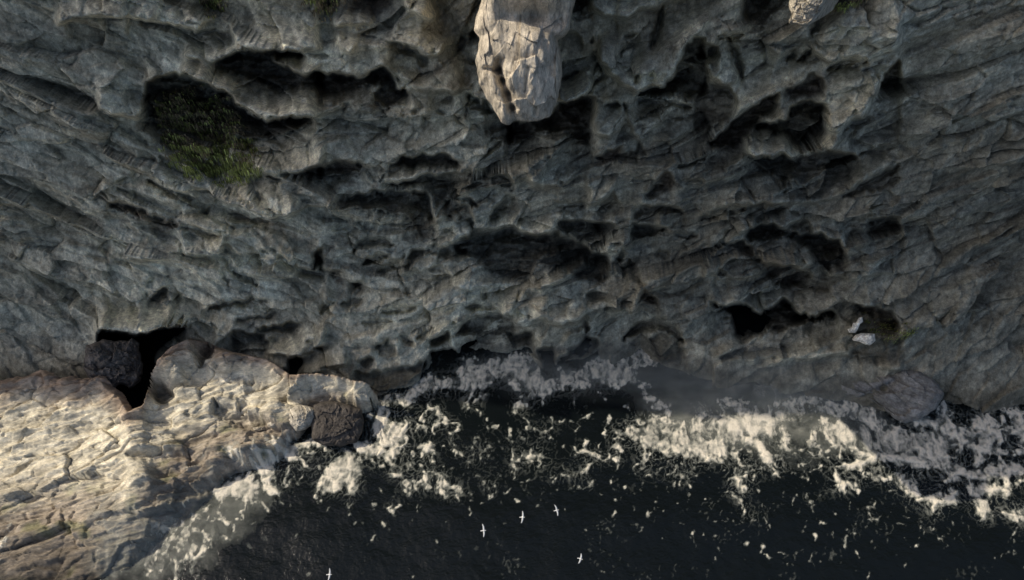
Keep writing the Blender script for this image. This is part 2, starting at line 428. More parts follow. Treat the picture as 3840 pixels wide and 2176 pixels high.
# --- middle left
slab(1, 0, [(1250, 50), (1500, -40), (1960, -40), (1960, 180), (1700, 290), (1530, 320), (1300, 260)], 1.8, pale=.5)
cave(1, 0, [(1280, 320), (1340, 290), (1500, 310), (1720, 290), (1820, 240), (1960, 205), (1960, 320), (1850, 370), (1730, 330), (1550, 355), (1400, 350)], 3.0, mode='flat', wet_shade=.7, rust=.6)
slab(1, 0, [(840, 440), (1000, 400), (1450, 380), (1700, 480), (1760, 620), (1580, 730), (1420, 755), (1300, 700), (1100, 620), (860, 520)], 2.8, pale=.75)
crack(1, 0, [(1010, 425), (1120, 520), (1260, 640)], 30, 1.0)
crack(1, 0, [(1200, 480), (1340, 530), (1430, 620), (1570, 700)], 34, 1.1)
slab(1, 0, [(240, 290), (450, 330), (720, 520), (560, 490), (300, 400)], 1.2, pale=.45)
slab(1, 0, [(640, 320), (720, 400), (700, 430), (600, 380)], .8, pale=.2)
for q, w, d in [([(220, 370), (560, 500), (780, 660), (1000, 700), (1400, 780)], 60, 1.5), ([(-100, 430), (250, 600), (500, 690), (800, 680)], 44, 1.1),
                ([(-100, 560), (60, 640), (300, 720), (520, 760), (760, 880), (920, 920)], 60, 1.3), ([(330, 130), (500, 290), (640, 340)], 60, 1.6),
                ([(550, 520), (800, 700), (1080, 850), (1120, 860)], 30, .9), ([(0, 700), (200, 800), (420, 940), (540, 1000)], 40, .8)]:
    crack(1, 0, q, w, d)
for q, w, h in [([(-100, 480), (250, 640), (460, 700), (620, 760), (880, 860)], 50, .8), ([(40, 430), (300, 520), (500, 600)], 70, .5), ([(560, 560), (860, 740), (1100, 800)], 50, .6)]:
    rib(1, 0, q, w, h, .2)
cave(1, 0, [(55, 150), (110, 140), (110, 230), (70, 260)], 2.2)
cave(1, 0, [(-200, 560), (140, 640), (250, 720), (450, 770), (540, 820), (420, 880), (280, 880), (180, 760), (0, 690), (-200, 640)], 2.4, wet_shade=.4, rust=.95)
slab(1, 0, [(470, 840), (700, 890), (950, 940), (940, 1080), (700, 1120), (560, 1090), (540, 960)], 1.9, pale=.55)
slab(1, 0, [(-200, 900), (300, 930), (530, 1010), (530, 1080), (300, 1150), (-200, 1180)], 1.0, pale=.0)
cave(1, 0, [(945, 930), (990, 930), (985, 990), (955, 990)], 2)
cave(1, 0, [(522, 1020), (552, 1020), (550, 1085), (528, 1080)], 2)
cave(1, 0, [(1570, 1000), (1620, 980), (1615, 1020), (1585, 1025)], 1.8)
cave(1, 0, [(1330, 1060), (1400, 1040), (1490, 1060), (1440, 1085), (1350, 1080)], 1.8, rust=.6)
slab(1, 0, [(900, 1180), (1100, 1110), (1400, 1090), (1560, 1180), (1720, 1250), (1620, 1340), (1500, 1340), (1250, 1300), (1000, 1230)], 1.4, pale=.3)
slab(1, 0, [(1500, 1060), (1860, 1000), (1880, 1190), (1927, 1300), (1720, 1240)], 1.2, pale=.25)
crack(1, 0, [(860, 1160), (950, 1260), (1010, 1400)], 30, 1.0)
crack(1, 0, [(990, 1230), (1150, 1300), (1300, 1400)], 50, 1.3)
crack(1, 0, [(1480, 1100), (1620, 1180), (1740, 1260), (1940, 1310)], 46, 1.5)
crack(1, 0, [(500, 1110), (760, 1140), (880, 1210)], 34, .8)
cave(1, 0, [(1860, 1070), (1950, 1050), (1970, 1120), (1960, 1270), (1890, 1215), (1870, 1120)], 3.2, wet_shade=.7, rust=.4)
cave(1, 0, [(170, 1380), (280, 1340), (270, 1390), (190, 1400)], 1.4)
# --- middle left of centre
cave(1, 1, [(-30, 225), (280, 160), (440, 200), (440, 240), (300, 285), (-30, 315)], 3, mode='flat', wet_shade=.6, rust=.6)
cave(1, 1, [(660, 195), (850, 130), (1000, 110), (1180, 100), (1260, 85), (1400, 180), (1390, 250), (1180, 190), (1000, 200), (930, 245), (800, 200)], 3.6, mode='flat', wet_shade=.8, rust=.35)
slab(1, 1, [(480, 330), (800, 225), (1000, 215), (1400, 270), (1050, 300), (850, 360), (630, 380)], 1.4, pale=.4)
cave(1, 1, [(620, 390), (850, 370), (1060, 300), (1330, 280), (1900, 290), (1950, 420), (1650, 430), (1440, 460), (1370, 530), (1250, 560), (1170, 540), (1080, 480), (1040, 410), (850, 405), (640, 420)], 4, mode='down', wet_shade=.6)
cave(1, 1, [(150, 580), (190, 540), (240, 570), (400, 490), (540, 465), (720, 470), (1050, 465), (1110, 560), (1150, 780), (1000, 900), (950, 840), (850, 690), (720, 690), (620, 640), (480, 640), (300, 625), (200, 660)], 5.5, wet_shade=.5, rust=.2)
rib(1, 1, [(1095, 490), (1125, 600), (1165, 790)], 26, 1.4, .6)
slab(1, 1, [(1120, 540), (1240, 560), (1220, 720), (1170, 760)], 1.0, pale=.4)
cave(1, 1, [(1225, 620), (1280, 540), (1350, 550), (1400, 650), (1340, 730), (1240, 710)], 3.4, mode='flat', wet_shade=.7, rust=.2)
cave(1, 1, [(1420, 590), (1500, 620), (1530, 800), (1420, 770), (1370, 680)], 3.2, mode='flat', wet_shade=.6, rust=.2)
crack(1, 1, [(1360, 548), (1450, 540), (1580, 610)], 34, 2.0)
cave(1, 1, [(980, 850), (1050, 800), (1130, 850), (1120, 940), (1000, 960)], 1.2, wet_shade=.5)
cave(1, 1, [(1240, 860), (1310, 820), (1370, 840), (1330, 880)], 1.2)
cave(1, 1, [(1850, 515), (1960, 520), (1940, 680), (1780, 740), (1690, 820), (1740, 640)], 2.4, wet_shade=.4)
rj = random.Random(4)
for i in range(16):
    x = 330 + i * 50 + rj.uniform(-30, 30); y = 900 + rj.uniform(-60, 60) - 8 * i; k_ = rj.uniform(.6, 1.3)
    rib(1, 1, [(x, y), (x + 50 * k_, y - 110 * k_), (x + 100 * k_, y - 250 * k_)], rj.uniform(14, 34), rj.uniform(.2, .6), rj.uniform(.1, .5))
    crack(1, 1, [(x + 30, y - 20), (x + 85 * k_, y - 140 * k_)], rj.uniform(10, 22), rj.uniform(.15, .4))
crack(1, 1, [(340, 1060), (430, 980), (640, 965), (730, 1010)], 46, 1.9)
crack(1, 1, [(440, 1190), (560, 1130), (690, 1110)], 40, 2.0)
crack(1, 1, [(130, 850), (260, 800), (380, 950)], 40, .8)
cave(1, 1, [(1330, 975), (1550, 880), (1750, 868), (1950, 810), (2027, 880), (2220, 912), (2347, 880), (2387, 850), (2410, 905), (2530, 950), (2630, 990), (2730, 1075), (2890, 1115), (2890, 1290), (2830, 1360), (2620, 1350), (2470, 1290), (2430, 1215), (2300, 1215), (2180, 1200), (2120, 1310), (1927, 1345), (1850, 1310), (1700, 1270), (1600, 1160), (1400, 1090)], 4.6, sig=1.4, mode='down', floor=.45, wet_shade=1.7)
cave(1, 1, [(850, 1220), (930, 1075), (1100, 1050), (1335, 980), (1450, 1080), (1500, 1150), (1330, 1180), (1100, 1100), (1000, 1130), (880, 1250)], 2.6, wet_shade=.5)
cave(1, 1, [(1060, 1250), (1240, 1180), (1250, 1300), (1100, 1290)], 1.2, wet_shade=.4)
crack(1, 1, [(850, 1250), (720, 1190), (560, 1310)], 40, 1.0)
cave(1, 1, [(310, 1400), (420, 1365), (450, 1420), (370, 1450)], 2.6, wet_shade=.5)
cave(1, 1, [(100, 1260), (200, 1240), (230, 1310), (150, 1350), (110, 1330)], 2.2, rust=.9)
cave(1, 1, [(-60, 1060), (0, 1100), (40, 1240), (20, 1290), (-60, 1200)], 2.4, rust=.6)
crack(1, 1, [(860, 1120), (720, 1230), (580, 1300)], 30, .9)
slab(1, 1, [(1280, 1250), (1450, 1200), (1700, 1280), (1860, 1330), (1960, 1400), (1400, 1456)], 1.3, pale=.4)
# --- middle right of centre
cave(1, 2, [(310, 130), (340, 90), (430, 90), (400, 140)], 1.8)
cave(1, 2, [(130, 120), (200, 105), (240, 145), (150, 160)], 1.4)
crack(1, 2, [(180, 40), (250, 10), (420, 20)], 28, 1.2)
crack(1, 2, [(420, 90), (580, 50)], 24, 1.0)
cave(1, 2, [(800, 130), (900, 105), (960, 50), (1110, 10), (1060, 110), (1000, 170), (880, 175)], 2.8, wet_shade=.5, rust=.8)
crack(1, 2, [(1040, 125), (1160, 115), (1270, 90)], 46, 2.2)
crack(1, 2, [(1270, -20), (1290, 70), (1340, 90)], 30, 1.4)
crack(1, 2, [(1660, 220), (1790, 180), (1940, 120)], 40, 1.8)
cave(1, 2, [(1320, 540), (1380, 440), (1500, 340), (1530, 260), (1630, 330), (1560, 440), (1450, 480)], 2.6, mode='flat', wet_shade=.4, rust=.8)
rib(1, 2, [(1500, 270), (1400, 420), (1310, 570), (1200, 700)], 26, 1.2, .6)
slab(1, 2, [(740, 300), (900, 260), (1060, 330), (1010, 450), (900, 570), (770, 578), (790, 470)], 1.9, pale=.4)
cave(1, 2, [(840, 600), (910, 570), (1020, 455), (1090, 600), (960, 640)], 1.8, wet_shade=.5)
cave(1, 2, [(400, 570), (720, 560), (710, 640), (450, 650)], 1.4)
slab(1, 2, [(140, 180), (500, 170), (700, 230), (560, 400), (200, 420)], 1.4, pale=.3)
slab(1, 2, [(0, 700), (400, 700), (440, 800), (400, 880), (260, 905), (80, 880), (0, 840)], 1.2, pale=.25)
cave(1, 2, [(460, 765), (620, 750), (900, 775), (1050, 805), (1010, 850), (940, 900), (850, 980), (720, 965), (600, 920), (500, 860)], 4, wet_shade=.7)
rib(1, 2, [(470, 830), (540, 900), (640, 960), (720, 975)], 26, 1.4, .1)
slab(1, 2, [(800, 1050), (870, 980), (960, 860), (1100, 850), (1190, 900), (1205, 960), (1000, 1100), (870, 1115)], 2.4, pale=.45)
cave(1, 2, [(1190, 785), (1300, 810), (1440, 835), (1640, 820), (1550, 855), (1480, 900), (1290, 945), (1210, 915)], 3.6, mode='flat', wet_shade=.6)
cave(1, 2, [(1215, 690), (1290, 620), (1450, 615), (1700, 635), (1730, 700), (1600, 690), (1450, 720), (1400, 790), (1240, 760)], 2.6, wet_shade=.4)
slab(1, 2, [(1440, 740), (1640, 720), (1700, 800), (1620, 880), (1480, 790)], 1.1, pale=.3)
cave(1, 2, [(1740, 350), (1927, 330), (1960, 420), (1850, 400)], 1.8)
crack(1, 2, [(1640, 905), (1850, 910)], 30, 1.2)
cave(1, 2, [(975, 1170), (1010, 1155), (1015, 1210), (985, 1215)], 1.6)
cave(1, 2, [(1030, 1300), (1050, 1240), (1160, 1240), (1130, 1300)], 1.8)
crack(1, 2, [(1070, 1160), (1110, 1050)], 34, 1.6)
rib(1, 2, [(1120, 1000), (990, 1160), (960, 1230), (1005, 1330)], 30, .9, .4)
crack(1, 2, [(1180, 1160), (1260, 1340), (1320, 1400)], 44, 1.4)
cave(1, 2, [(1400, 1080), (1560, 1050), (1600, 1160), (1450, 1150)], 1.2)
slab(1, 2, [(200, 1230), (400, 1200), (530, 1220), (540, 1330), (300, 1456), (180, 1400)], 1.3, pale=.4)
# --- middle right
cave(1, 3, [(380, 105), (550, 135), (780, 98), (860, 132), (1060, 110), (1200, 55), (1500, 90), (1550, 150), (1450, 200), (1200, 260), (1130, 340), (1000, 390), (850, 340), (820, 440), (775, 440), (770, 350), (650, 280), (550, 190)], 4.6, wet_shade=.7)
rib(1, 3, [(-20, 700), (200, 590), (450, 545), (750, 560), (1100, 555), (1330, 505), (1560, 380), (1960, 160)], 40, 1.1, .35)
crack(1, 3, [(-20, 740), (200, 650), (420, 640)], 50, 1.5)
crack(1, 3, [(1400, 520), (1600, 415), (1960, 215)], 44, 1.6)
crack(1, 3, [(1650, 460), (1800, 380), (1960, 330)], 40, 1.0)
slab(1, 3, [(1480, 240), (1700, 60), (1820, 40), (1927, 140), (1700, 290), (1450, 420)], 1.2, pale=.25)
cave(1, 3, [(400, 640), (600, 580), (850, 620), (780, 700), (560, 760), (420, 700)], 1.6, wet_shade=.3)
slab(1, 3, [(600, 700), (850, 640), (1000, 640), (960, 740), (830, 810), (640, 790)], 1.4, pale=.25)
cave(1, 3, [(405, 925), (450, 860), (540, 790), (650, 812), (740, 800), (830, 835), (960, 920), (880, 935), (780, 915), (600, 975), (440, 945)], 4.6, mode='flat', wet_shade=.7)
cave(1, 3, [(820, 830), (960, 745), (1100, 830), (1040, 880), (920, 900)], 1.6, wet_shade=.4)
cave(1, 3, [(940, 920), (1040, 880), (1150, 900), (1350, 980), (1410, 1060), (1390, 1140), (1250, 1170), (1225, 1280), (1150, 1180), (1040, 1040)], 5.5, mode='flat', wet_shade=.9)
slab(1, 3, [(1160, 840), (1420, 840), (1480, 960), (1460, 1060), (1400, 1050), (1350, 970), (1180, 890)], 1.2, pale=.35)
cave(1, 3, [(1640, 810), (1720, 738), (1960, 720), (1960, 920), (1700, 920)], 4, wet_shade=.6)
cave(1, 3, [(20, 1045), (180, 990), (350, 965), (500, 1055), (640, 1200), (830, 1210), (1070, 1290), (1000, 1370), (800, 1410), (700, 1390), (560, 1260), (440, 1110), (250, 1015), (60, 1060)], 3.4, mode='flat', wet_shade=.6, rust=.2)
cave(1, 3, [(80, 1310), (150, 1245), (240, 1325), (150, 1330)], 2)
crack(1, 3, [(900, 1370), (1080, 1400), (1260, 1440)], 46, 1.6)
slab(1, 3, [(330, 760), (430, 715), (540, 785), (420, 870), (320, 880)], 1.3, pale=.35)
slab(1, 3, [(1600, 1180), (1880, 1060), (1927, 1090), (1700, 1180)], 1.2, pale=.45)
slab(1, 3, [(560, 1060), (900, 960), (1000, 1060), (1150, 1200), (1000, 1230), (700, 1200)], 1.2, pale=.15)
slab(1, 3, [(0, 1090), (250, 1080), (200, 1230), (0, 1330)], 1.4, pale=.3)
slab(1, 3, [(1300, 1200), (1927, 1180), (1927, 1290), (1500, 1350), (1250, 1300)], 1.0, pale=.2)
# --- lower left
cave(2, 0, [(190, 130), (250, 30), (380, -10), (385, 100), (300, 160)], 2.6, rust=.6, wet_shade=.3)
cave(2, 0, [(140, 60), (200, 35), (190, 90)], 1.4, rust=.4)
cave(2, 0, [(440, 20), (520, 30), (530, 100), (470, 110)], 1.4)
cave(2, 0, [(730, 210), (900, 150), (1050, 120), (1240, 80), (1460, 105), (1200, 125), (1000, 175), (950, 215)], 2.4, mode='flat', rust=.85, wet_shade=.3)
cave(2, 0, [(1060, 290), (1280, 270), (1480, 235), (1460, 285), (1200, 325), (1080, 335)], 1.9, rust=.85, wet_shade=.3)
cave(2, 0, [(1270, 400), (1500, 350), (1770, 325), (1640, 460), (1480, 440), (1300, 440)], 2.6, wet_shade=.3, rust=.2)
slab(2, 0, [(-300, 200), (0, 150), (300, 170), (600, 280), (620, 360), (370, 372), (300, 400), (150, 440), (0, 430), (-300, 400)], 2.6, pale=.3)
slab(2, 0, [(620, 260), (900, 260), (1060, 420), (900, 540), (860, 600), (700, 470)], 1.0, pale=.1)
rib(2, 0, [(880, 380), (900, 480), (860, 600)], 50, .8, .4)
cave(2, 0, [(-300, 410), (0, 440), (150, 452), (350, 385), (600, 380), (480, 470), (300, 590), (270, 640), (260, 880), (220, 960), (110, 1180), (-300, 1180)], 8.5, mode='flat', wet_shade=.9, rust=.15)
cave(2, 0, [(1050, 400), (1350, 450), (1440, 540), (1380, 600), (1200, 590), (1050, 640)], 2.6, wet_shade=.4)
slab(2, 0, [(1420, 540), (1700, 380), (1980, 300), (1980, 500), (1850, 600), (1750, 670), (1500, 650), (1400, 640)], 2.0, pale=.35)
cave(2, 0, [(1605, 690), (1745, 680), (1740, 760), (1690, 860), (1650, 860)], 3.4, mode='flat', wet_shade=.6)
crack(2, 0, [(1420, 480), (1540, 545)], 30, 1.2)
crack(2, 0, [(1750, 660), (1880, 530), (1790, 520)], 34, 1.2)
slab(2, 0, [(1700, 850), (1780, 690), (1927, 520), (2200, 560), (2200, 740), (1927, 820)], 1.6, pale=.15)
# --- lower centre
cave(2, 1, [(540, 570), (690, 500), (745, 560), (785, 660), (700, 705), (600, 660)], 2.2, wet_shade=.7)
cave(2, 1, [(360, 750), (460, 670), (570, 690), (440, 790)], 1.8, wet_shade=.6)
cave(2, 1, [(790, 460), (860, 445), (900, 500), (990, 590), (900, 600), (820, 530)], 1.8, wet_shade=.5)
cave(2, 1, [(1050, 535), (1180, 470), (1290, 440), (1300, 550), (1130, 580)], 2.2, wet_shade=.6)
crack(2, 1, [(985, 475), (1115, 400)], 44, 1.8)
cave(2, 1, [(1350, 440), (1480, 300), (1700, 240), (1940, 250), (1940, 450), (1650, 470), (1400, 460)], 2.2, wet_shade=.7)
cave(2, 1, [(1090, 600), (1380, 590), (1420, 760), (1350, 850), (1150, 830)], 2.4, wet_shade=.9)
cave(2, 1, [(300, 850), (700, 800), (1050, 700), (1050, 830), (750, 1000), (560, 1080), (440, 1000)], 1.4, wet_shade=1.0)
for q, w, d in [([(620, 215), (760, 190), (950, 180)], 46, 1.5), ([(430, 330), (560, 320), (710, 310)], 34, 1.1), ([(220, 140), (410, 110)], 44, 1.4), ([(-40, 580), (100, 592)], 40, 1.4),
                ([(1470, 175), (1600, 160), (1760, 180)], 44, 1.5), ([(1640, -20), (1645, 90)], 36, 1.2), ([(870, -20), (880, 50)], 30, 1), ([(0, 220), (60, 160), (150, 130)], 40, 1.2)]:
    crack(2, 1, q, w, d)
for i in range(14):
    x = 40 + i * 84; y = 640 - 22 * i
    rib(2, 1, [(x, y), (x + 130, y - 90), (x + 290, y - 170)], 24, .4, .15)
slab(2, 1, [(1000, 470), (1200, 330), (1500, 250), (1400, 330), (1180, 440)], 1.4, pale=.3)
# --- lower right of centre
cave(2, 2, [(740, 50), (860, 25), (960, 60), (960, 140), (800, 140)], 2.4, wet_shade=.7)
slab(2, 2, [(960, 80), (1080, 90), (1110, 190), (1020, 205)], 1.4, pale=.15)
cave(2, 2, [(1310, 20), (1450, 60), (1490, 160), (1350, 135), (1270, 110)], 2.6, rust=.8, wet_shade=.4)
rib(2, 2, [(1280, -20), (1245, 120), (1205, 235)], 40, 1.4, .6)
slab(2, 2, [(-100, -40), (600, -40), (740, 100), (700, 300), (500, 370), (300, 300), (100, 380), (-100, 250)], 2.0, pale=.35)
cave(2, 2, [(-60, 440), (210, 420), (220, 560), (0, 600)], 2.2, wet_shade=.8)
cave(2, 2, [(580, 620), (740, 460), (870, 500), (860, 620), (720, 690), (470, 720), (430, 700)], 2.2, wet_shade=.9)
cave(2, 2, [(240, 590), (420, 560), (430, 860), (330, 880)], 1.8, wet_shade=1.1)
crack(2, 2, [(735, 260), (745, 420)], 44, 2.0)
crack(2, 2, [(1130, 480), (1260, 370), (1470, 325), (1620, 400), (1720, 520)], 60, 1.8)
cave(2, 2, [(1380, 480), (1500, 420), (1700, 520), (1750, 700), (1500, 720), (1420, 600)], 1.2, wet_shade=.7)
slab(2, 2, [(560, 400), (730, 380), (600, 480), (500, 540)], 1.2, pale=.2)
# --- lower right
cave(2, 3, [(50, 110), (200, 170), (370, 140), (440, 172), (540, 243), (660, 212), (720, 140), (790, 88), (865, 130), (930, 220), (1040, 262), (1300, 218), (1370, 245), (1100, 300), (900, 355), (760, 425), (680, 380), (520, 460), (380, 475), (320, 445), (310, 380), (280, 240), (200, 222)], 6.5, mode='flat', wet_shade=1.0)
rib(2, 3, [(110, 665), (350, 575), (520, 480), (670, 385)], 34, 1.2, .5)
slab(2, 3, [(110, 600), (330, 470), (340, 560), (130, 665)], 1.0, pale=.4)
slab(2, 3, [(265, 690), (350, 640), (550, 650), (500, 725), (330, 712)], 1.2, pale=.3)
crack(2, 3, [(160, 680), (300, 640), (430, 590)], 34, 1.2)
rib(2, 3, [(820, 380), (980, 340), (1180, 300)], 34, .9, .35)
slab(2, 3, [(560, 650), (900, 560), (1350, 480), (1540, 560), (1450, 640), (1000, 700)], 1.6, pale=.4)
cave(2, 3, [(1470, 150), (1600, 165), (1900, 225), (1960, 380), (1900, 390), (1640, 255)], 3, mode='flat', wet_shade=.8)
cave(2, 3, [(1600, 320), (1960, 330), (1960, 460), (1740, 440), (1700, 400)], 2.4, mode='flat', wet_shade=.8)
slab(2, 3, [(1760, 800), (1850, 715), (1980, 710), (1980, 800)], 1.2, pale=.4)
cave(2, 3, [(1520, 560), (1740, 520), (1980, 470), (1980, 700), (1850, 710), (1750, 800), (1640, 700), (1400, 690)], 1.2, wet_shade=.9)

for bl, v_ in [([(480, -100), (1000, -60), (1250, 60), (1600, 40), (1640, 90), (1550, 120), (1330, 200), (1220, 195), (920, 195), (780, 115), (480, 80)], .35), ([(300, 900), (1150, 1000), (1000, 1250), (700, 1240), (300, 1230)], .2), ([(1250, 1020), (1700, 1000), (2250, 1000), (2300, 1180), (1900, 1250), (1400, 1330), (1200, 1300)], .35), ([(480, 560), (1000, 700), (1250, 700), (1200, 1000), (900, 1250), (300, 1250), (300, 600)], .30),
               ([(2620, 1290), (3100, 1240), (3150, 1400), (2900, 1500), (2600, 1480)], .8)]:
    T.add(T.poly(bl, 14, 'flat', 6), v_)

for i in range(12):
    x = 480 + 60 * i; y = 760 - 22 * i + rj.uniform(-60, 60); k_ = rj.uniform(.7, 1.3)
    rib(2, 3, [(x, y), (x + 140 * k_, y - 50 * k_), (x + 330 * k_, y - 90 * k_)], rj.uniform(20, 46), rj.uniform(.3, .9), rj.uniform(.1, .4))
# lips overhang every hollow and the rock ramps out again below it
def spread(a, length, down):
    k = math.exp(-1.0 / length); o = a.copy()
    rows = range(1, a.shape[0]) if down else range(a.shape[0] - 2, -1, -1)
    s = 0
    for j in rows:
        pr = o[j - 1] if down else o[j + 1]
        s = pr * k
        s = .5 * s + .25 * (np.roll(s, 1) + np.roll(s, -1))
        o[j] = np.maximum(a[j], s)
    return o
jj, ii = np.mgrid[0:R.h, 0:R.w].astype(float)
ro = 1 + .8 * fbm(ii / 30, jj / 22, 4)
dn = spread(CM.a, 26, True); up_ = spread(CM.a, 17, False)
inside_ = np.clip(CM.a / 1.0, 0, 1)
R.a -= .52 * np.clip(dn - CM.a * .6, 0, None) * ro * (1 - .5 * inside_)
U.a += .38 * np.clip(up_, 0, 6) * (1 - inside_) * ro
T.a += blur(.16 * np.clip(up_, 0, 3) * (1 - inside_), 1)[::2, ::2][:T.h, :T.w] * 1.0  # lit lips painted in: paler tint just above every hollow

# ------------------------------------------------------------------ the cliff
pz = np.array([-8, -2, 0, 1.5, 4, 8, 14, 22, 32, 42, 50, 60, 72, 80, 82.5])
pY = np.array([50, 55.6, 57.0, 58.6, 60.6, 62.6, 64.4, 65.8, 67.2, 68.4, 69.4, 70.6, 71.6, 72, 73.5])
ps = np.concatenate([[0], np.cumsum(np.hypot(np.diff(pY), np.diff(pz)))])
sz50 = np.interp(54, pz, ps)
s_val = np.concatenate([np.arange(0, sz50, 0.125), np.arange(sz50, ps[-1], 0.5)])
fine_s = np.arange(0, ps[-1], 0.25)
prY = np.convolve(np.pad(np.interp(fine_s, ps, pY), 8, mode='edge'), np.ones(17) / 17, 'valid')
prZ = np.convolve(np.pad(np.interp(fine_s, ps, pz), 8, mode='edge'), np.ones(17) / 17, 'valid')
x_val = np.concatenate([np.arange(-300, -80, 1.2), np.arange(-80, 80, 0.13), np.arange(80, 230, 1.2)])
XX, SS = np.meshgrid(x_val, s_val)
BY = np.interp(SS, fine_s, prY); BZ = np.interp(SS, fine_s, prZ)

# where the shade of the cliff's top edge ends on shelf and sea, (px, py, height): the edge follows from it
SHADE = [(-1500, 1530, 2), (300, 1530, 4), (480, 1520, 4), (590, 1480, 5), (660, 1395, 6), (900, 1405, 6), (1080, 1415, 5), (1240, 1440, 3), (1400, 1470, 1), (1640, 1500, 0),
         (2000, 1530, 0), (2400, 1545, 0), (3000, 1560, 0), (3360, 1590, 0), (4400, 1600, 0)]
RIM_Z = 80.0
sh = []
for px, py, z in SHADE:
    p = on_height(px, py, z); k = (RIM_Z - z) / sdir[2]
    sh.append((p[0] + sdir[0] * k, p[1] + sdir[1] * k))
sh = np.array(sorted(sh))
rimY = np.interp(x_val, sh[:, 0], sh[:, 1])
wr = np.clip((BZ - 46) / 30, 0, 1) ** 1.3
BY = BY + wr * (rimY[None, :] - 72.0)
# the sea reaches in a little further in the middle
FOOT = np.array([(-1500, 1440), (1100, 1440), (1300, 1480), (1420, 1490), (1540, 1440), (1640, 1385), (1750, 1345), (1980, 1335), (2030, 1395), (2200, 1375), (2400, 1300), (2480, 1390), (2700, 1450), (3000, 1475), (3200, 1500), (3360, 1540), (4600, 1560)], float)
fw = on_height(FOOT[:, 0], FOOT[:, 1], 0.0)
foot = np.interp(x_val, fw[:, 0], fw[:, 1]) - 57.0
BY = BY + foot[None, :] * np.clip(1 - BZ / 16, 0, 1) ** 1.3

hX = 0.46 * (np.sqrt((XX + 17) ** 2 + 60) - 7.7) * np.where(XX < -17, 1.0, 0.85)
q = SS - hX                                  # bedding planes run along q = constant
wx = 1.6 * fbm(XX / 9, q / 6, 3); wq = 1.1 * fbm(XX / 8 + 40, q / 5 + 7, 3)
f1, e1 = facets((XX + wx) / 11, (q + wq) / 5.2, .9, 1)
f2, e2 = facets((XX + wx * .8) / 4.2, (q + wq * .8) / 2.3, .9, 2)
f3, e3 = facets((XX + wx * .5) / 1.5, (q + wq * .5) / 0.85, .8, 3)
f4, e4 = facets((XX + .25 * fbm(XX, q, 2)) / 0.62, (q + .25 * fbm(XX + 9, q, 2)) / 0.42, .7, 4)
nz = 2.6 * fbm(XX / 22, q / 12, 3) + 2.4 * (ridged(XX / 24 + 4, q / 9 + 2, 2) - .4) + 3.1 * f1 + 1.35 * f2 + 0.34 * f3 + 0.10 * f4
nz += 0.42 * ridged(XX / 7 + wx * .1, q / 2.6 + wq * .2, 4) + 0.10 * ridged(XX / 1.2, q / 0.6, 3)
mk = smooth(-.1, .4, fbm(XX / 10 + 30, q / 8 + 3, 3))
nz -= 1.3 * np.exp(-(e1 / .035) ** 2) * mk + .55 * np.exp(-(e2 / .055) ** 2) * smooth(-.1, .3, fbm(XX / 6 + 60, q / 5, 3)) + .2 * np.exp(-(e3 / .08) ** 2) * (1 - mk)
amp = np.clip((BZ + 1) / 10, 0.30, 1.0)
patch = smooth(-.25, .35, fbm(XX / 12 + 3, q / 7 + 21, 2))
nz = nz * amp * (0.65 + 0.5 * patch)
off = np.abs(XX) > 78
nz = np.where(BZ > 66, nz * np.clip((80 - BZ) / 14, 0.15, 1), nz)

vd = np.stack([-XX, -BY, CAM_H - BZ], -1); vd /= np.linalg.norm(vd, axis=-1, keepdims=True)
nd = np.array([0, -math.cos(math.radians(18)), math.sin(math.radians(18))])
dd = 0.5 * vd + 0.5 * nd; dd /= np.linalg.norm(dd, axis=-1, keepdims=True)
da = 0.45 * vd + 0.55 * nd; da /= np.linalg.norm(da, axis=-1, keepdims=True)
U.a = np.minimum(blur(U.a, 1.7), 5.5)
up = np.zeros_like(nz)
for it in range(9):
    GXp, GYp, GZp = XX + nz * dd[..., 0] + up * da[..., 0], BY + nz * dd[..., 1] + up * da[..., 1], BZ + nz * dd[..., 2] + up * da[..., 2]
    px, py = project(GXp, GYp, GZp)
    up = .5 * up + .5 * U.sample(px, py) * (BZ < 58)
GXp, GYp, GZp = XX + nz * dd[..., 0] + up * da[..., 0], BY + nz * dd[..., 1] + up * da[..., 1], BZ + nz * dd[..., 2] + up * da[..., 2]
px, py = project(GXp, GYp, GZp)
feat = R.sample(px, py) * (BZ < 58)
CX, CY, CZ = GXp + feat * vd[..., 0], GYp + feat * vd[..., 1], GZp + feat * vd[..., 2]
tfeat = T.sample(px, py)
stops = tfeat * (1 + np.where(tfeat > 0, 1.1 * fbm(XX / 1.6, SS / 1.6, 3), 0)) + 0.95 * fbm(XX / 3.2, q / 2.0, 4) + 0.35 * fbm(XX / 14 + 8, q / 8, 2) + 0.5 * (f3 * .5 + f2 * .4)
# thin run-down stains
stops += 0.45 * np.clip(fbm(XX / 0.6, SS / 6.0, 4), -.6, .6)
rust = np.clip(B.sample(px, py) + np.clip(fbm(XX / 5 + 77, q / 1.6, 3) - .42, 0, 1) * 1.6, 0, 1)
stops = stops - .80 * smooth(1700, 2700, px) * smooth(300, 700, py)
base = np.array([0.430, 0.412, 0.318])
warmth = smooth(-.4, .5, fbm(XX / 7 + 5, q / 4 + 3, 3))[..., None]
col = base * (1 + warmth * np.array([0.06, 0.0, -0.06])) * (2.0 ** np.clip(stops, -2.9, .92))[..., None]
col = col * (1 - rust[..., None]) + rust[..., None] * np.array([0.10, 0.055, 0.032])
wetb = smooth(2.6, 0.6, CZ + 1.2 * fbm(XX / 4, SS / 2, 3))[..., None]
col = col * (1 - wetb * .5)
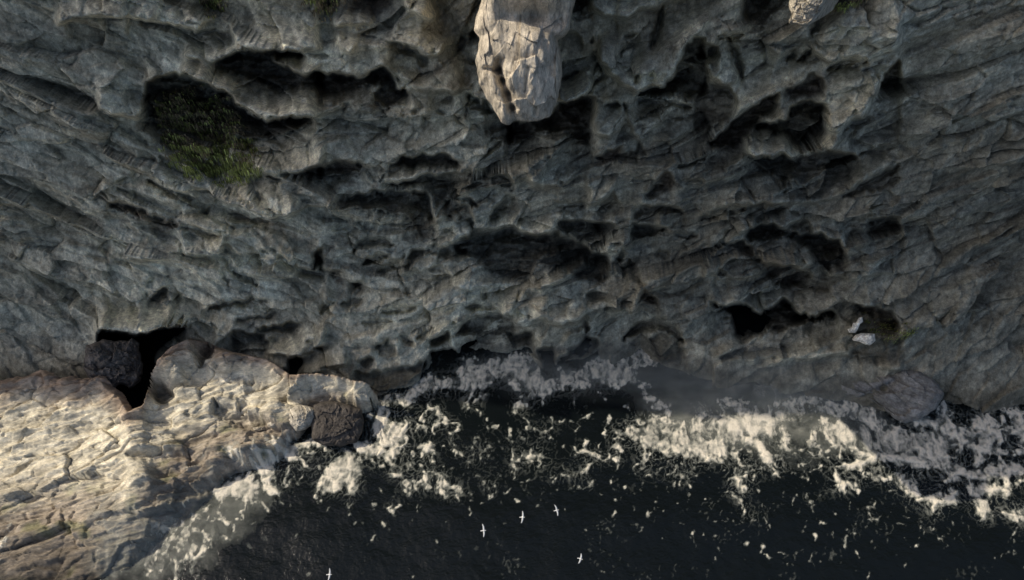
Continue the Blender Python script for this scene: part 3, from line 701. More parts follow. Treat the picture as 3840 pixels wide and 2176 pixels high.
# clifftop plateau behind the edge
nr, ncx = CX.shape
back = [(8, 83.5), (40, 86), (140, 90), (420, 92)]
bx = [np.stack([CX[-1], CY[-1] + d, np.full(ncx, z) + 0.8 * fbm(x_val / 9, np.full(ncx, d * .3), 3)], -1) for d, z in back]
V = np.concatenate([np.stack([CX, CY, CZ], -1).reshape(-1, 3)] + bx)
C = np.concatenate([col.reshape(-1, 3), np.tile([0.06, 0.07, 0.035], (ncx * len(back), 1))])
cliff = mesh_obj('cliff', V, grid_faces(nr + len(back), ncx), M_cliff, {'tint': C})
tag(cliff, kind='structure')

# lookup of the built rock surface by where it is seen
SURF = {}
ok = (np.abs(CX) < 78) & (BZ < 56)
gi = ((px[ok] + 720) / 8).astype(int); gj = ((py[ok] + 400) / 8).astype(int)
pts = np.stack([CX[ok], CY[ok], CZ[ok]], -1); dist = np.linalg.norm(pts - [0, 0, CAM_H], axis=1)
order = np.argsort(-dist)
LUT = np.zeros((340, 660, 3)); LOK = np.zeros((340, 660), bool)
g = (gi[order] >= 0) & (gi[order] < 660) & (gj[order] >= 0) & (gj[order] < 340)
LUT[gj[order][g], gi[order][g]] = pts[order][g]; LOK[gj[order][g], gi[order][g]] = True
def surf(x, y):
    i = int((x + 720) / 8); j = int((y + 400) / 8)
    for r in range(0, 6):
        for a in range(-r, r + 1):
            for b in range(-r, r + 1):
                if 0 <= j + a < 340 and 0 <= i + b < 660 and LOK[j + a, i + b]: return LUT[j + a, i + b].copy()
    return on_height(x, y, 2)

# ------------------------------------------------------------------ the low sunlit shelf
RS = Map(-700, 1100, 1700, 2300, 3.0)
def hollow(pts, d, r=2, c=0, sig=1.8): RS.add(RS.poly(Q(r, c, pts), sig, 'flat'), -d)
def groove(pts, w, d, r=2, c=0): RS.add(RS.line(Q(r, c, pts), w * K * 1.5), -d)
def mound(pts, h, r=2, c=0, sig=4, mode='flat'): RS.add(RS.poly(Q(r, c, pts), sig, mode), h)
hollow([(250, 1000), (300, 930), (340, 960), (400, 1010), (480, 1050), (460, 1090), (380, 1150), (260, 1130)], 2.4)
hollow([(330, 920), (420, 900), (400, 980), (330, 960)], .8)
hollow([(580, 870), (640, 850), (650, 940), (600, 930)], 1.0)
groove([(880, 1140), (890, 1240), (1040, 1290), (1230, 1275), (1330, 1330), (1420, 1340)], 80, 1.5)
groove([(890, 1140), (960, 1200), (1090, 1215), (1170, 1150), (1240, 1165)], 50, 1.2)
groove([(100, 1260), (180, 1280), (260, 1290)], 34, .5)
groove([(580, 1250), (650, 1245)], 34, .6)
groove([(860, 540), (800, 660), (720, 780)], 60, 2.4)
groove([(1030, 1090), (1110, 1050), (1160, 1010)], 36, .5)
groove([(1240, 960), (1270, 920)], 30, .7)
groove([(1820, 1030), (1840, 980)], 30, .7)
groove([(650, 840), (665, 770)], 24, .8)
groove([(290, 780), (330, 730)], 24, .7)
groove([(1550, 1120), (1760, 1130), (1900, 1140)], 60, .9)
groove([(1050, 1340), (1250, 1400), (1400, 1390), (1700, 1500), (1900, 1490)], 70, 1.2)
mound([(270, 640), (560, 430), (700, 500), (720, 780), (560, 960), (400, 900), (280, 860)], 2.0)
mound([(760, 780), (900, 620), (1050, 600), (1220, 800), (1000, 880)], 1.8)
mound([(1200, 760), (1300, 700), (1600, 700), (1640, 860), (1250, 860)], 1.0)
mound([(1000, 1250), (1100, 1110), (1500, 1060), (1560, 1180), (1450, 1300), (1250, 1280)], .9)
mound([(0, 0), (380, -40), (520, 60), (300, 200), (0, 180)], .8, 3, 0)
mound([(0, 270), (180, 270), (290, 400), (240, 530), (0, 500)], 1.3, 3, 0)
mound([(1000, 130), (1280, 60), (1340, 150), (1240, 280), (1080, 200)], 1.2, 3, 0)
groove([(0, 190), (180, 230), (440, 200), (640, 240)], 60, .9, 3, 0)
mound([(680, 180), (880, 30), (1000, 200), (940, 310), (800, 320)], .7, 3, 0)
groove([(1100, 290), (1020, 380), (860, 430)], 90, 1.0, 3, 0)
for i in range(16):
    x = 40 + 70 * i
    groove([(x, 760 - 18 * i), (x + 160, 660 - 18 * i), (x + 320, 520 - 14 * i)], 26, .35, 3, 0)
# shelf outline on the picture: inland edge against the cliff, seaward edge at the water
TOPL = [(-700, 1390), (380, 1400), (450, 1470), (480, 1520), (540, 1500), (590, 1330), (640, 1275), (700, 1250), (780, 1275), (860, 1300), (1000, 1330), (1090, 1400), (1240, 1405), (1330, 1430), (1400, 1445), (1440, 1470), (1700, 1480)]
BOTL = [(-700, 2190), (300, 2140), (480, 2110), (560, 2010), (640, 1940), (720, 1880), (800, 1830), (870, 1790), (960, 1735), (1020, 1700), (1100, 1650), (1130, 1600), (1165, 1545), (1300, 1525), (1380, 1530), (1420, 1490), (1700, 1300)]
xs = np.arange(-78, -12, 0.11); ys = np.arange(30, 63, 0.10)
SX, SY = np.meshgrid(xs, ys)
SZ = np.full(SX.shape, 3.0)
w1 = 1.2 * fbm(SX / 6, SY / 5, 3); w2 = 1.0 * fbm(SX / 6 + 31, SY / 5 + 4, 3)
st = (SY - 0.30 * SX)                                # bedding lines on the shelf climb to the right
g1, ge1 = facets((SX + w1) / 6.5, (st + w2) / 2.8, .9, 11)
g2, ge2 = facets((SX + w1) / 2.4, (st + w2) / .9, .8, 12)
g3, _ = facets((SX + .4 * w1) / 0.7, (SY + .4 * w2) / .45, .6, 13)
det = .85 * g1 + .30 * g2 + .06 * g3 - .45 * np.exp(-(ge1 / .03) ** 2) * smooth(-.15, .2, fbm(SX / 7 + 9, SY / 7, 2)) - .18 * np.exp(-(ge2 / .06) ** 2) * smooth(-.2, .2, fbm(SX / 5, SY / 5 + 3, 2)) + .50 * ridged(SX / 9, st / 1.5, 4) + .05 * ridged(SX / 1.6, st / .5, 3) + .5 * fbm(SX / 6, SY / 5, 3)
for it in range(4):
    px, py = project(SX, SY, SZ)
    yt = np.interp(px, *np.array(TOPL).T); yb = np.interp(px, *np.array(BOTL).T)
    yb = yb + 34 * fbm(SX / 3, SY / 3 + 8, 3)
    yt = yt + 70 * fbm(SX / 5, SY * 0 + 8, 4) * smooth(470, 380, px)
    t = (py - yt) / np.maximum(yb - yt, 40)            # 0 at the cliff, 1 at the water
    h = np.interp(t, [-0.5, 0, .12, .35, .7, .9, 1.0, 1.06, 1.3], [6.6, 6.4, 5.6, 3.9, 2.7, 1.7, 0.5, -.4, -3.0])
    h = h + np.clip(det * np.interp(t, [.8, 1.0], [1, .45]), -2, 2) + RS.sample(px, py)
    SZ = .4 * SZ + .6 * h
edge = (px > 1445 + 20 * fbm(SY, SX, 2))
SZ = SZ - 7 * smooth(1375, 1450, px + 12 * fbm(SX, SY, 2))
keepv = (t > -.02) & (t < 1.35) & (px < 1520)
SZ = np.where(t < 0.05, SZ - (0.05 - t) * 28, SZ)
kf = keepv[:-1, :-1] & keepv[1:, :-1] & keepv[:-1, 1:] & keepv[1:, 1:]
stops = .65 * fbm(SX / 3.0, st / .8, 5) + .4 * fbm(SX / 9, SY / 6, 2) + .35 * fbm(SX / 1.2, SY / .9, 3)
lower = smooth(.45, .75, t + .12 * fbm(SX / 5, SY / 5, 2)) * smooth(1500, 1100, px)
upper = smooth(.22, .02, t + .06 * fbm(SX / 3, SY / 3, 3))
algae = smooth(.1, .5, fbm(SX / 3.2 + 9, SY / 2.6 + 2, 3)) * lower
colS = np.array([0.66, 0.60, 0.465]) * (2 ** np.clip(stops, -1.5, .7))[..., None]
colS = colS * (1 - lower[..., None] * np.array([.44, .48, .48]))
colS = colS * (1 - .55 * (smooth(.74, .98, t + .15 * fbm(SX / 4, SY / 4, 3)) * smooth(950, 650, px))[..., None])  # outer left end darkened: wet stone with its shade painted in
colS = colS * (1 - .35 * algae[..., None] * np.array([.9, .7, 1.2]))
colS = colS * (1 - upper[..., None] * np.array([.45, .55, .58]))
wetb = smooth(.95, .15, SZ + .25 * fbm(SX / 2, SY / 2, 3))[..., None]
colS = colS * (1 - .55 * wetb)
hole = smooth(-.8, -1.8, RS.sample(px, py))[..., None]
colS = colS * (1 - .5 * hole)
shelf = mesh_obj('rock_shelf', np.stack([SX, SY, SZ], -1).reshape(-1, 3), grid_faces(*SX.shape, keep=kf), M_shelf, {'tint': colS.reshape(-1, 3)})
tag(shelf, 'broad low shelf of pale sunlit rock at the left foot of the cliff', 'rock shelf')

# ------------------------------------------------------------------ free standing rock masses
def rock_mass(name, outline, z0, thick, depth, mat, col, label, cat='rock', normal=None, nr_=70, na=260, dome=2.4, rough_=1.0, seed=1, stretch=(1, 1), grooves=(), centre=None, group=None, dist=None):
    """solid rock: an outline at its own distance, a domed fractured front and flanks running back into the face"""
    P = np.array(outline, float)
    c = np.array(centre if centre is not None else P.mean(0), float)
    ang = np.linspace(0, 2 * np.pi, na, endpoint=False)
    # resample the outline evenly along its length
    Pc = np.vstack([P, P[:1]]); seg = np.linalg.norm(np.diff(Pc, axis=0), axis=1); acc = np.concatenate([[0], np.cumsum(seg)])
    u = np.linspace(0, acc[-1], na, endpoint=False)
    O = np.stack([np.interp(u, acc, Pc[:, 0]), np.interp(u, acc, Pc[:, 1])], -1)
    O = (O + np.roll(O, 1, 0) + np.roll(O, -1, 0)) / 3
    sp = np.linalg.norm(P.max(0) - P.min(0))
    O += np.stack([noise(u / 30 + seed * 3.1, u * 0 + seed), noise(u / 30 + 70 + seed, u * 0 + 5)], -1) * min(sp * .022, 9) * rough_
    cen = on_height(*c, z0) if dist is None else np.array([0, 0, CAM_H]) + ray(*c) * dist
    view = cen - [0, 0, CAM_H]; view /= np.linalg.norm(view)
    n = -view if normal is None else np.array(normal, float) / np.linalg.norm(normal)
    def onplane(p):
        d = ray(p[..., 0], p[..., 1]); t = ((cen - [0, 0, CAM_H]) @ n) / (d @ n)
        return np.array([0, 0, CAM_H]) + d * t[..., None]
    W = onplane(O)
    ex = np.cross([0, 0, 1], n); ex /= np.linalg.norm(ex); ey = np.cross(n, ex)
    a = (W - cen) @ ex; b = (W - cen) @ ey
    size = np.sqrt((a ** 2 + b ** 2).mean())
    tt = np.sin(np.linspace(0.02, 1, nr_) * np.pi / 2)
    skirt = np.linspace(0, 1, 16)[1:]
    A = np.concatenate([tt[:, None] * a, np.repeat(a[None], 15, 0) * (1 + .06 * skirt[:, None])])
    Bv = np.concatenate([tt[:, None] * b, np.repeat(b[None], 15, 0) * (1 + .06 * skirt[:, None])])
    H = np.concatenate([thick * (np.power(np.clip(1 - tt ** dome, 0, 1), 1 / dome))[:, None] * np.ones(na), -depth * skirt[:, None] * np.ones(na)])
    s1, s2 = stretch
    k = size * .55
    fa, _ = facets(A / k / s1 + seed, Bv / k / s2 + H / k + seed, 1, seed); fb, _ = facets(A / k / s1 * 2.7 + seed, Bv / k / s2 * 2.7 + H / k * 2, 1, seed + 5)
    fc, _ = facets(A / k / s1 * 7 + seed, Bv / k / s2 * 7 + H / k * 5, 1, seed + 9)
    dn = size * rough_ * (.15 * fa + .075 * fb + .025 * fc + .04 * ridged(A / k / s1 * 2, Bv / k / s2 * 2 + H / k, 3) + .05 * fbm(A / k / s1, Bv / k / s2 + H / k, 3))
    fade = np.concatenate([0.25 + .75 * np.clip((1 - tt) * 8, 0, 1), np.full(15, .6)])[:, None]
    for pts, w, dp in grooves:
        g3 = onplane(np.array(pts, float)); ga = (g3 - cen) @ ex; gb = (g3 - cen) @ ey
        for i in range(len(ga) - 1):
            dx, dy = ga[i + 1] - ga[i], gb[i + 1] - gb[i]
            t_ = np.clip(((A - ga[i]) * dx + (Bv - gb[i]) * dy) / (dx * dx + dy * dy), 0, 1)
            ds = np.hypot(A - ga[i] - t_ * dx, Bv - gb[i] - t_ * dy)
            dn = dn - dp * np.exp(-(ds / w) ** 2) * (H >= 0)
    Hn = H + dn * fade
    Vv = cen + A[..., None] * ex + Bv[..., None] * ey + Hn[..., None] * n
    st_ = .35 * fbm(A / k * 2, Bv / k * 2 + H / k, 3) + .3 * fb + .25 * np.clip(fbm(A / k * 7, Bv / k * 1.4, 3), -.7, .7)
    cc = np.array(col) * (2 ** st_)[..., None]
    nrr = A.shape[0]
    idx = np.arange(nrr * na).reshape(nrr, na); nx_ = np.roll(idx, -1, 1)
    F = np.stack([idx[:-1], idx[1:], nx_[1:], nx_[:-1]], -1).reshape(-1, 4)
    Vf = np.concatenate([Vv.reshape(-1, 3), [cen + n * Hn[0].mean()]]); Cf = np.concatenate([cc.reshape(-1, 3), [cc[0].mean(0)]])
    cap = np.stack([idx[0], nx_[0], np.full(na, nrr * na), np.full(na, nrr * na)], -1)
    o = mesh_obj(name, Vf, F, mat, {'tint': Cf})
    # close the centre with triangles
    import bmesh
    bm_ = bmesh.new(); bm_.from_mesh(o.data); bm_.verts.ensure_lookup_table()
    for i_ in range(na):
        f_ = bm_.faces.new([bm_.verts[idx[0, i_]], bm_.verts[nx_[0, i_]], bm_.verts[nrr * na]]); f_.smooth = True
    bmesh.ops.recalc_face_normals(bm_, faces=bm_.faces)
    bm_.to_mesh(o.data); bm_.free()
    tag(o, label, cat, group)
    return o

rock_mass('rock_buttress', [(1801, 22), (1783, 75), (1779, 112), (1800, 150), (1794, 190), (1783, 226), (1790, 270), (1798, 312), (1815, 350), (1840, 390), (1862, 425), (1880, 458), (1900, 472), (1915, 468), (1924, 452), (1960, 454), (2013, 456), (2062, 437), (2084, 392),
                           (2096, 336), (2103, 280), (2099, 224), (2088, 168), (2084, 150), (2107, 134), (2133, 105), (2144, 30), (2165, -40), (2190, -160), (2200, -330), (2120, -520), (1900, -540), (1800, -420), (1785, -260), (1800, -120), (1815, -40)],
          None, 3.4, 15.0, M_butt, (0.56, 0.49, 0.38), 'tall sunlit tan rock buttress hanging down the middle of the shaded cliff from above', 'rock buttress',
          normal=(-0.05, -0.76, 0.62), nr_=150, na=560, dome=2.2, rough_=.40, seed=3, stretch=(.9, 1.9), centre=(1960, 60), dist=74.0,
          grooves=[([(1880, 226), (1875, 260), (1888, 300), (1908, 350), (1922, 400), (1928, 448)], .32, 1.3), ([(1830, 255), (1870, 268)], .2, .7), ([(1985, 250), (1972, 335)], .12, .4),
                   ([(2008, 400), (2008, 425)], .15, .5), ([(1900, 50), (2000, 56), (2100, 60)], .9, 1.6), ([(1930, 110), (2040, 120)], 1.0, .7), ([(2080, 150), (2070, 270)], .3, .5), ([(2050, 160), (2062, 250)], .2, .4)])
rock_mass('rock_outcrop', Q(0, 3, [(850, 40), (880, -60), (1000, -200), (1250, -200), (1260, -60), (1230, 30), (1130, 200), (1060, 250), (1000, 262), (920, 245), (860, 232), (880, 150)]),
          None, 1.4, 12.0, M_pale, (0.46, 0.41, 0.32), 'sunlit tan outcrop at the top right of the cliff above a dark fissure', 'rock', normal=(-.4, -.75, .5), nr_=60, na=240, seed=5, dist=77.0)
rock_mass('boulder', Q(2, 1, [(-60, 1150), (60, 1110), (200, 1125), (330, 1170), (420, 1200), (440, 1320), (420, 1440), (370, 1530), (200, 1570), (40, 1560), (-80, 1500), (-90, 1300)]),
          1.6, 1.5, 5.0, M_dark, (0.078, 0.067, 0.057), 'dark brown soaked boulder between the pale shelf and the white splash', 'boulder', nr_=60, na=220, seed=8, dome=3.5, rough_=.45)
rock_mass('boulder', Q(2, 0, [(1610, 1340), (1590, 1260), (1610, 1190), (1700, 1150), (1800, 1160), (1880, 1190), (1885, 1290), (1850, 1350), (1780, 1400), (1690, 1420)]),
          2.2, 2.2, 4.0, M_pale, (0.52, 0.47, 0.38), 'rounded cream boulder on the shelf just left of the dark brown boulder', 'boulder', nr_=50, na=200, seed=9, rough_=.6)
rock_mass('boulder', Q(2, 0, [(1445, 1255), (1475, 1290), (1510, 1345), (1480, 1390), (1425, 1385), (1395, 1350)]),
          2.2, 1.0, 3.0, M_pale, (0.52, 0.47, 0.38), 'small cream wedge shaped stone left of the rounded cream boulder', 'boulder', nr_=24, na=90, seed=12, rough_=.6)
rock_mass('boulder', Q(2, 0, [(1250, 1380), (1330, 1370), (1360, 1400), (1320, 1420), (1260, 1410)]), 1.8, .6, 2.5, M_pale, (0.5, 0.45, 0.36), 'little pale stone in the shadowed groove below the cream wedge stone', 'boulder', nr_=20, na=70, seed=13)
rock_mass('rock_slab', Q(2, 0, [(-420, 560), (-250, 500), (-60, 520), (40, 480), (100, 530), (125, 640), (150, 780), (130, 900), (60, 975), (-80, 960), (-190, 1010), (-330, 960), (-440, 800)]),
          4.5, 1.6, 5.0, M_dark, (0.12, 0.105, 0.09), 'dark brown upright slab in the shaded gap left of the sunlit shelf', 'rock', nr_=70, na=240, seed=15, rough_=1.3)
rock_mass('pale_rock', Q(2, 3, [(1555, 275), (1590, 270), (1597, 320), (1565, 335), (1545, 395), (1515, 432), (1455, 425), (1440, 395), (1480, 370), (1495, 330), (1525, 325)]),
          10.0, .8, 7.0, M_pale, (0.82, 0.76, 0.64), 'thin crooked cream rock at the far right of the cliff foot', 'rock', nr_=24, na=140, seed=17, rough_=.5, centre=Q(2, 3, [(1525, 370)])[0])  # near-white tint stands in for sunlight, the rock itself lies in shade
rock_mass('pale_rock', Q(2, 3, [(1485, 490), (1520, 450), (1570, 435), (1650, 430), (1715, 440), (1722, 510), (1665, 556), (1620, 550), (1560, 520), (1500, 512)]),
          9.0, 1.1, 7.0, M_pale, (0.82, 0.76, 0.64), 'rounded cream rock just below the thin crooked one', 'rock', nr_=30, na=120, seed=18, rough_=.5)  # sunlight put into the colour here too, as near-white tint
rock_mass('striped_rock', Q(2, 3, [(1170, 870), (1230, 810), (1400, 790), (1700, 800), (2050, 800), (2200, 830), (2330, 930), (2400, 1040), (2330, 1180), (2180, 1290), (2020, 1340), (1927, 1310), (1800, 1190), (1640, 1085), (1400, 1060), (1240, 1010), (1165, 970)]),
          1.2, 1.6, 4.0, M_dark, (0.22, 0.21, 0.19), 'low grey streaked rock beside the surf at the right edge', 'rock', nr_=70, na=260, seed=21, stretch=(3.2, .7), rough_=.7, centre=Q(2, 3, [(1800, 980)])[0],
          grooves=[(Q(2, 3, [(1290, 880), (1500, 870), (1927, 815)]), .5, .9), (Q(2, 3, [(1640, 1060), (1800, 990), (1927, 900)]), .4, .7)])

# ------------------------------------------------------------------ sea
m, nt, b, out = new_mat('sea_water'); L = nt.links.new
b.inputs['Base Color'].default_value = (0.0045, 0.0065, 0.0072, 1)
b.inputs['Roughness'].default_value = 0.12
b.inputs['IOR'].default_value = 1.33
tc = N(nt, 'ShaderNodeTexCoord')
n1 = N(nt, 'ShaderNodeTexNoise', Scale=0.45, Detail=8.0, Roughness=0.6); L(tc.outputs['Object'], n1.inputs['Vector'])
bm = N(nt, 'ShaderNodeBump'); bm.inputs['Strength'].default_value = 0.45; bm.inputs['Distance'].default_value = 0.5
L(n1.outputs[0], bm.inputs['Height']); L(bm.outputs[0], b.inputs['Normal'])
M_sea = m
wx_ = np.concatenate([[-3000, -1000, -400], np.arange(-160, 160, 1.0), [400, 1000, 3000]])
wy_ = np.concatenate([[-3000, -1000, -300], np.arange(-60, 75, 1.0), [140]])
WX, WY = np.meshgrid(wx_, wy_)
def sea_z(x, y):
    return 0.22 * fbm(x / 9, y / 6, 3) * (np.abs(x) < 161) * (y > -60)
sea = mesh_obj('sea', np.stack([WX, WY, sea_z(WX, WY)], -1).reshape(-1, 3), grid_faces(*WX.shape), M_sea)
tag(sea, kind='structure')

# ------------------------------------------------------------------ foam
rr0 = random.Random(21)
F = Map(-700, 1100, 4540, 2300, 3.0)      # how thick the foam lies
A_ = Map(-700, 1100, 4540, 2300, 6.0)     # green aerated water under and round it
def patch_(r, c, pts, v, sig=2.5, wob=4): F.mx(F.poly(Q(r, c, pts), sig, 'flat', wob), v)
def soft(r, c, pts, v, sig=9): A_.mx(A_.poly(Q(r, c, pts), sig, 'flat'), v)
def strand(r, c, pts, w, v=.9): F.mx(F.line(Q(r, c, pts), w * K * 1.1, 2.2), v)
# band in the shade along the foot, left part
patch_(2, 1, [(560, 1110), (700, 1030), (860, 990), (930, 900), (1000, 900), (1070, 850), (1110, 825), (1200, 850), (1340, 840), (1420, 740), (1360, 640), (1480, 635), (1560, 700), (1640, 710), (1740, 690), (1927, 620),
               (2100, 600), (2160, 650), (2190, 760), (2260, 880), (2360, 880), (2420, 900), (2380, 1000), (2330, 1040), (2200, 1080), (2120, 1130), (2100, 1180), (2000, 1220), (1940, 1330), (1935, 1250), (2010, 1120), (1990, 1000), (1927, 940),
               (1800, 880), (1700, 960), (1640, 1060), (1560, 1010), (1460, 980), (1400, 1040), (1345, 1050), (1290, 1000), (1120, 1010), (1020, 1060), (930, 1140), (860, 1190), (780, 1185), (700, 1150), (660, 1240), (560, 1240)], .88)
for q, w in [([(1450, 1280), (1470, 1150), (1540, 1050), (1560, 960)], 60), ([(1560, 1160), (1620, 1050), (1640, 980)], 40), ([(1600, 1200), (1650, 1090), (1700, 1020)], 26), ([(1600, 1180), (1640, 1300), (1620, 1420), (1560, 1456)], 18),
             ([(1520, 1190), (1600, 1250), (1700, 1210)], 18), ([(1800, 900), (1830, 960), (1820, 1010)], 26), ([(1710, 1210), (1690, 1330), (1700, 1456)], 14), ([(1570, 1400), (1640, 1380)], 16)]:
    strand(2, 1, q, w, .8)
patch_(2, 2, [(400, 800), (420, 740), (500, 720), (540, 800), (560, 840), (620, 790), (680, 700), (690, 760), (780, 700), (900, 660), (1050, 640), (1180, 590), (1210, 480), (1280, 455), (1340, 500), (1400, 590), (1470, 660), (1520, 740),
               (1300, 810), (1280, 900), (1400, 940), (1500, 940), (1480, 970), (1400, 990), (1440, 1090), (1500, 1110), (1640, 1170), (1640, 1250), (1560, 1330), (1440, 1220), (1370, 1180), (1310, 1130), (1290, 1010), (1200, 960), (1060, 1010), (950, 1010), (880, 930), (800, 960),
               (700, 980), (560, 1010), (450, 1040), (300, 1070), (200, 1130), (120, 1160), (60, 1100), (120, 960), (300, 920), (470, 900)], .84)
strand(2, 2, [(20, 1240), (60, 1140), (180, 1080), (300, 1000)], 90, .85)
for q, w in [([(880, 900), (870, 1000), (920, 1120), (960, 1180)], 16), ([(1180, 1050), (1140, 1160), (1170, 1240), (1160, 1120)], 18), ([(310, 1060), (318, 1180), (320, 1300)], 16), ([(600, 1030), (640, 1130), (560, 1180)], 22), ([(780, 1000), (900, 1080), (950, 1170)], 14),
             ([(140, 1290), (160, 1400), (240, 1400), (330, 1420), (420, 1370), (400, 1290), (330, 1290)], 40), ([(430, 1300), (470, 1350), (560, 1310), (660, 1340), (760, 1290), (780, 1260), (870, 1180)], 34), ([(680, 1340), (680, 1400), (640, 1440)], 24),
             ([(920, 1360), (980, 1290), (1000, 1240)], 34), ([(920, 1360), (950, 1450)], 40), ([(1010, 1340), (1060, 1456)], 24)]:
    strand(2, 2, q, w, .85)
# bright fringe right of centre
patch_(2, 2, [(1030, 1456), (1060, 1380), (1180, 1300), (1230, 1290), (1380, 1300), (1400, 1190), (1470, 1230), (1560, 1310), (1700, 1330), (1800, 1220), (1927, 1200), (2300, 1240), (2300, 1700), (1900, 1700), (1300, 1600), (1280, 1550)], .80, 4)
strand(3, 2, [(1300, 0), (1340, 160), (1330, 250), (1250, 310), (1240, 400)], 50, .95)
patch_(3, 2, [(1250, 0), (1900, 0), (1980, 160), (1900, 220), (1780, 260), (1620, 230), (1520, 150), (1360, 140), (1300, 170)], .85)
# surf at the right
patch_(2, 3, [(-100, 1240), (0, 1220), (150, 1090), (300, 1080), (500, 1140), (640, 1100), (900, 1030), (1160, 990), (1400, 1055), (1600, 1080), (1730, 1160), (1850, 1270), (1960, 1370), (2500, 1400), (2500, 1800), (1900, 1500), (1300, 1280), (1160, 1230), (900, 1400), (880, 1500), (300, 1500), (-100, 1500)], .80, 5)
patch_(2, 3, [(100, 1230), (250, 1190), (600, 1170), (700, 1250), (830, 1210), (780, 1330), (760, 1500), (300, 1500), (200, 1420), (-60, 1400)], .98, 6)
patch_(2, 3, [(1100, 1240), (1200, 1230), (1300, 1280), (1600, 1290), (1750, 1330), (1960, 1390), (2500, 1500), (2500, 1900), (1927, 1750), (1560, 1700), (1400, 1600), (1250, 1640), (1180, 1560), (1160, 1456)], .84, 4)
soft(2, 3, [(-600, 700), (0, 600), (300, 700), (420, 700), (600, 600), (1100, 640), (1250, 800), (1160, 980), (1500, 1080), (1800, 1260), (1927, 1400), (1900, 1560), (300, 1640), (-200, 1500), (-700, 1200)], .46, 14)
soft(2, 3, [(550, 640), (900, 600), (1200, 700), (1160, 980), (900, 1030), (600, 1100), (450, 900)], .45, 14)
# the thick fold of surf
patch_(3, 3, [(300, 0), (620, 0), (620, 120), (680, 190), (860, 215), (960, 180), (1040, 60), (1060, -60), (1160, -80), (1100, 120), (1040, 160), (900, 210), (740, 230), (700, 250), (700, 350), (600, 290), (540, 200), (450, 90), (380, 160), (360, 60)], 1.0, 3)
patch_(3, 3, [(780, -100), (900, -60), (890, 120), (1000, 150), (860, 215), (680, 160), (760, 60)], .98, 4)
for q, w, v in [([(180, 0), (200, 120), (300, 150), (350, 200), (370, 290), (440, 320)], 50, .95), ([(460, 60), (380, 130), (350, 200)], 44, .95), ([(60, 0), (160, 100), (170, 240), (120, 280), (20, 200), (-40, 120)], 44, .95), ([(0, 200), (110, 300)], 50, .95),
                ([(220, 160), (240, 290)], 16, .8), ([(660, 220), (700, 330), (730, 360), (800, 450)], 44, .95), ([(730, 330), (760, 250), (820, 280), (830, 350)], 26, .9), ([(1180, 190), (1050, 260), (960, 290), (900, 320)], 26, .9), ([(1060, 140), (1100, 220), (1080, 310)], 34, .9),
                ([(730, 370), (720, 410), (680, 440)], 24, .8), ([(970, 330), (990, 400), (1040, 430), (1030, 500)], 24, .8), ([(1480, 40), (1300, 100), (1180, 180)], 80, .85), ([(1270, 100), (1360, 130), (1390, 260)], 50, .8), ([(1440, 0), (1400, 90), (1300, 200)], 36, .8),
                ([(1700, 0), (1560, 90), (1600, 180), (1560, 250)], 50, .85), ([(1300, 330), (1420, 290), (1560, 300), (1680, 250), (1740, 210), (1850, 220), (1927, 240), (2200, 260)], 110, 1.0), ([(1330, 330), (1350, 440), (1360, 540), (1450, 480)], 100, 1.0),
                ([(1350, 470), (1500, 490), (1560, 590)], 60, .9), ([(1620, 360), (1720, 420), (1850, 440), (1960, 380)], 80, .95), ([(1560, 430), (1720, 450)], 18, .9), ([(260, 470), (310, 420), (350, 460), (330, 560), (450, 540)], 90, .95), ([(260, 620), (340, 640), (380, 690), (430, 780)], 50, .85),
                ([(430, 770), (440, 840), (390, 880)], 26, .9), ([(440, 840), (520, 830)], 22, .8), ([(570, 800), (600, 880), (625, 960)], 18, .9), ([(655, 880), (660, 980)], 12, .7), ([(600, 1090), (600, 1170)], 60, .98), ([(570, 980), (590, 1080)], 14, .7), ([(620, 1200), (680, 1250)], 34, .9),
                ([(430, 1060), (440, 1140)], 44, .7), ([(1440, 940), (1450, 1040), (1430, 1100), (1440, 1170)], 30, .9), ([(1110, 960), (1110, 1040)], 34, .8), ([(1100, 1130), (1150, 1180)], 34, .8), ([(1030, 620), (1080, 690)], 70, .8), ([(1125, 605), (1180, 605)], 44, .98), ([(1840, 560), (1920, 580)], 44, .98),
                ([(1690, 660), (1700, 730)], 24, .85), ([(520, 400), (490, 490)], 26, .8), ([(400, 380), (450, 360), (520, 400)], 34, .8), ([(540, 540), (550, 600)], 44, .85), ([(800, 1290), (808, 1320)], 26, 1.0), ([(1165, 1270), (1170, 1290)], 22, .95), ([(110, 1220), (125, 1290)], 24, .9), ([(290, 850), (320, 890)], 60, .8),
                ([(60, 290), (66, 310)], 22, 1), ([(190, 335), (195, 350)], 18, 1), ([(1620, 1080), (1640, 1140), (1730, 1110), (1800, 1130)], 16, .7), ([(1060, 1190), (1070, 1200)], 22, .8), ([(740, 1180), (820, 1170)], 30, .75), ([(140, 560), (180, 600), (160, 660)], 60, .65), ([(240, 1160), (240, 1170)], 20, .8)]:
    strand(3, 3, q, w, v)
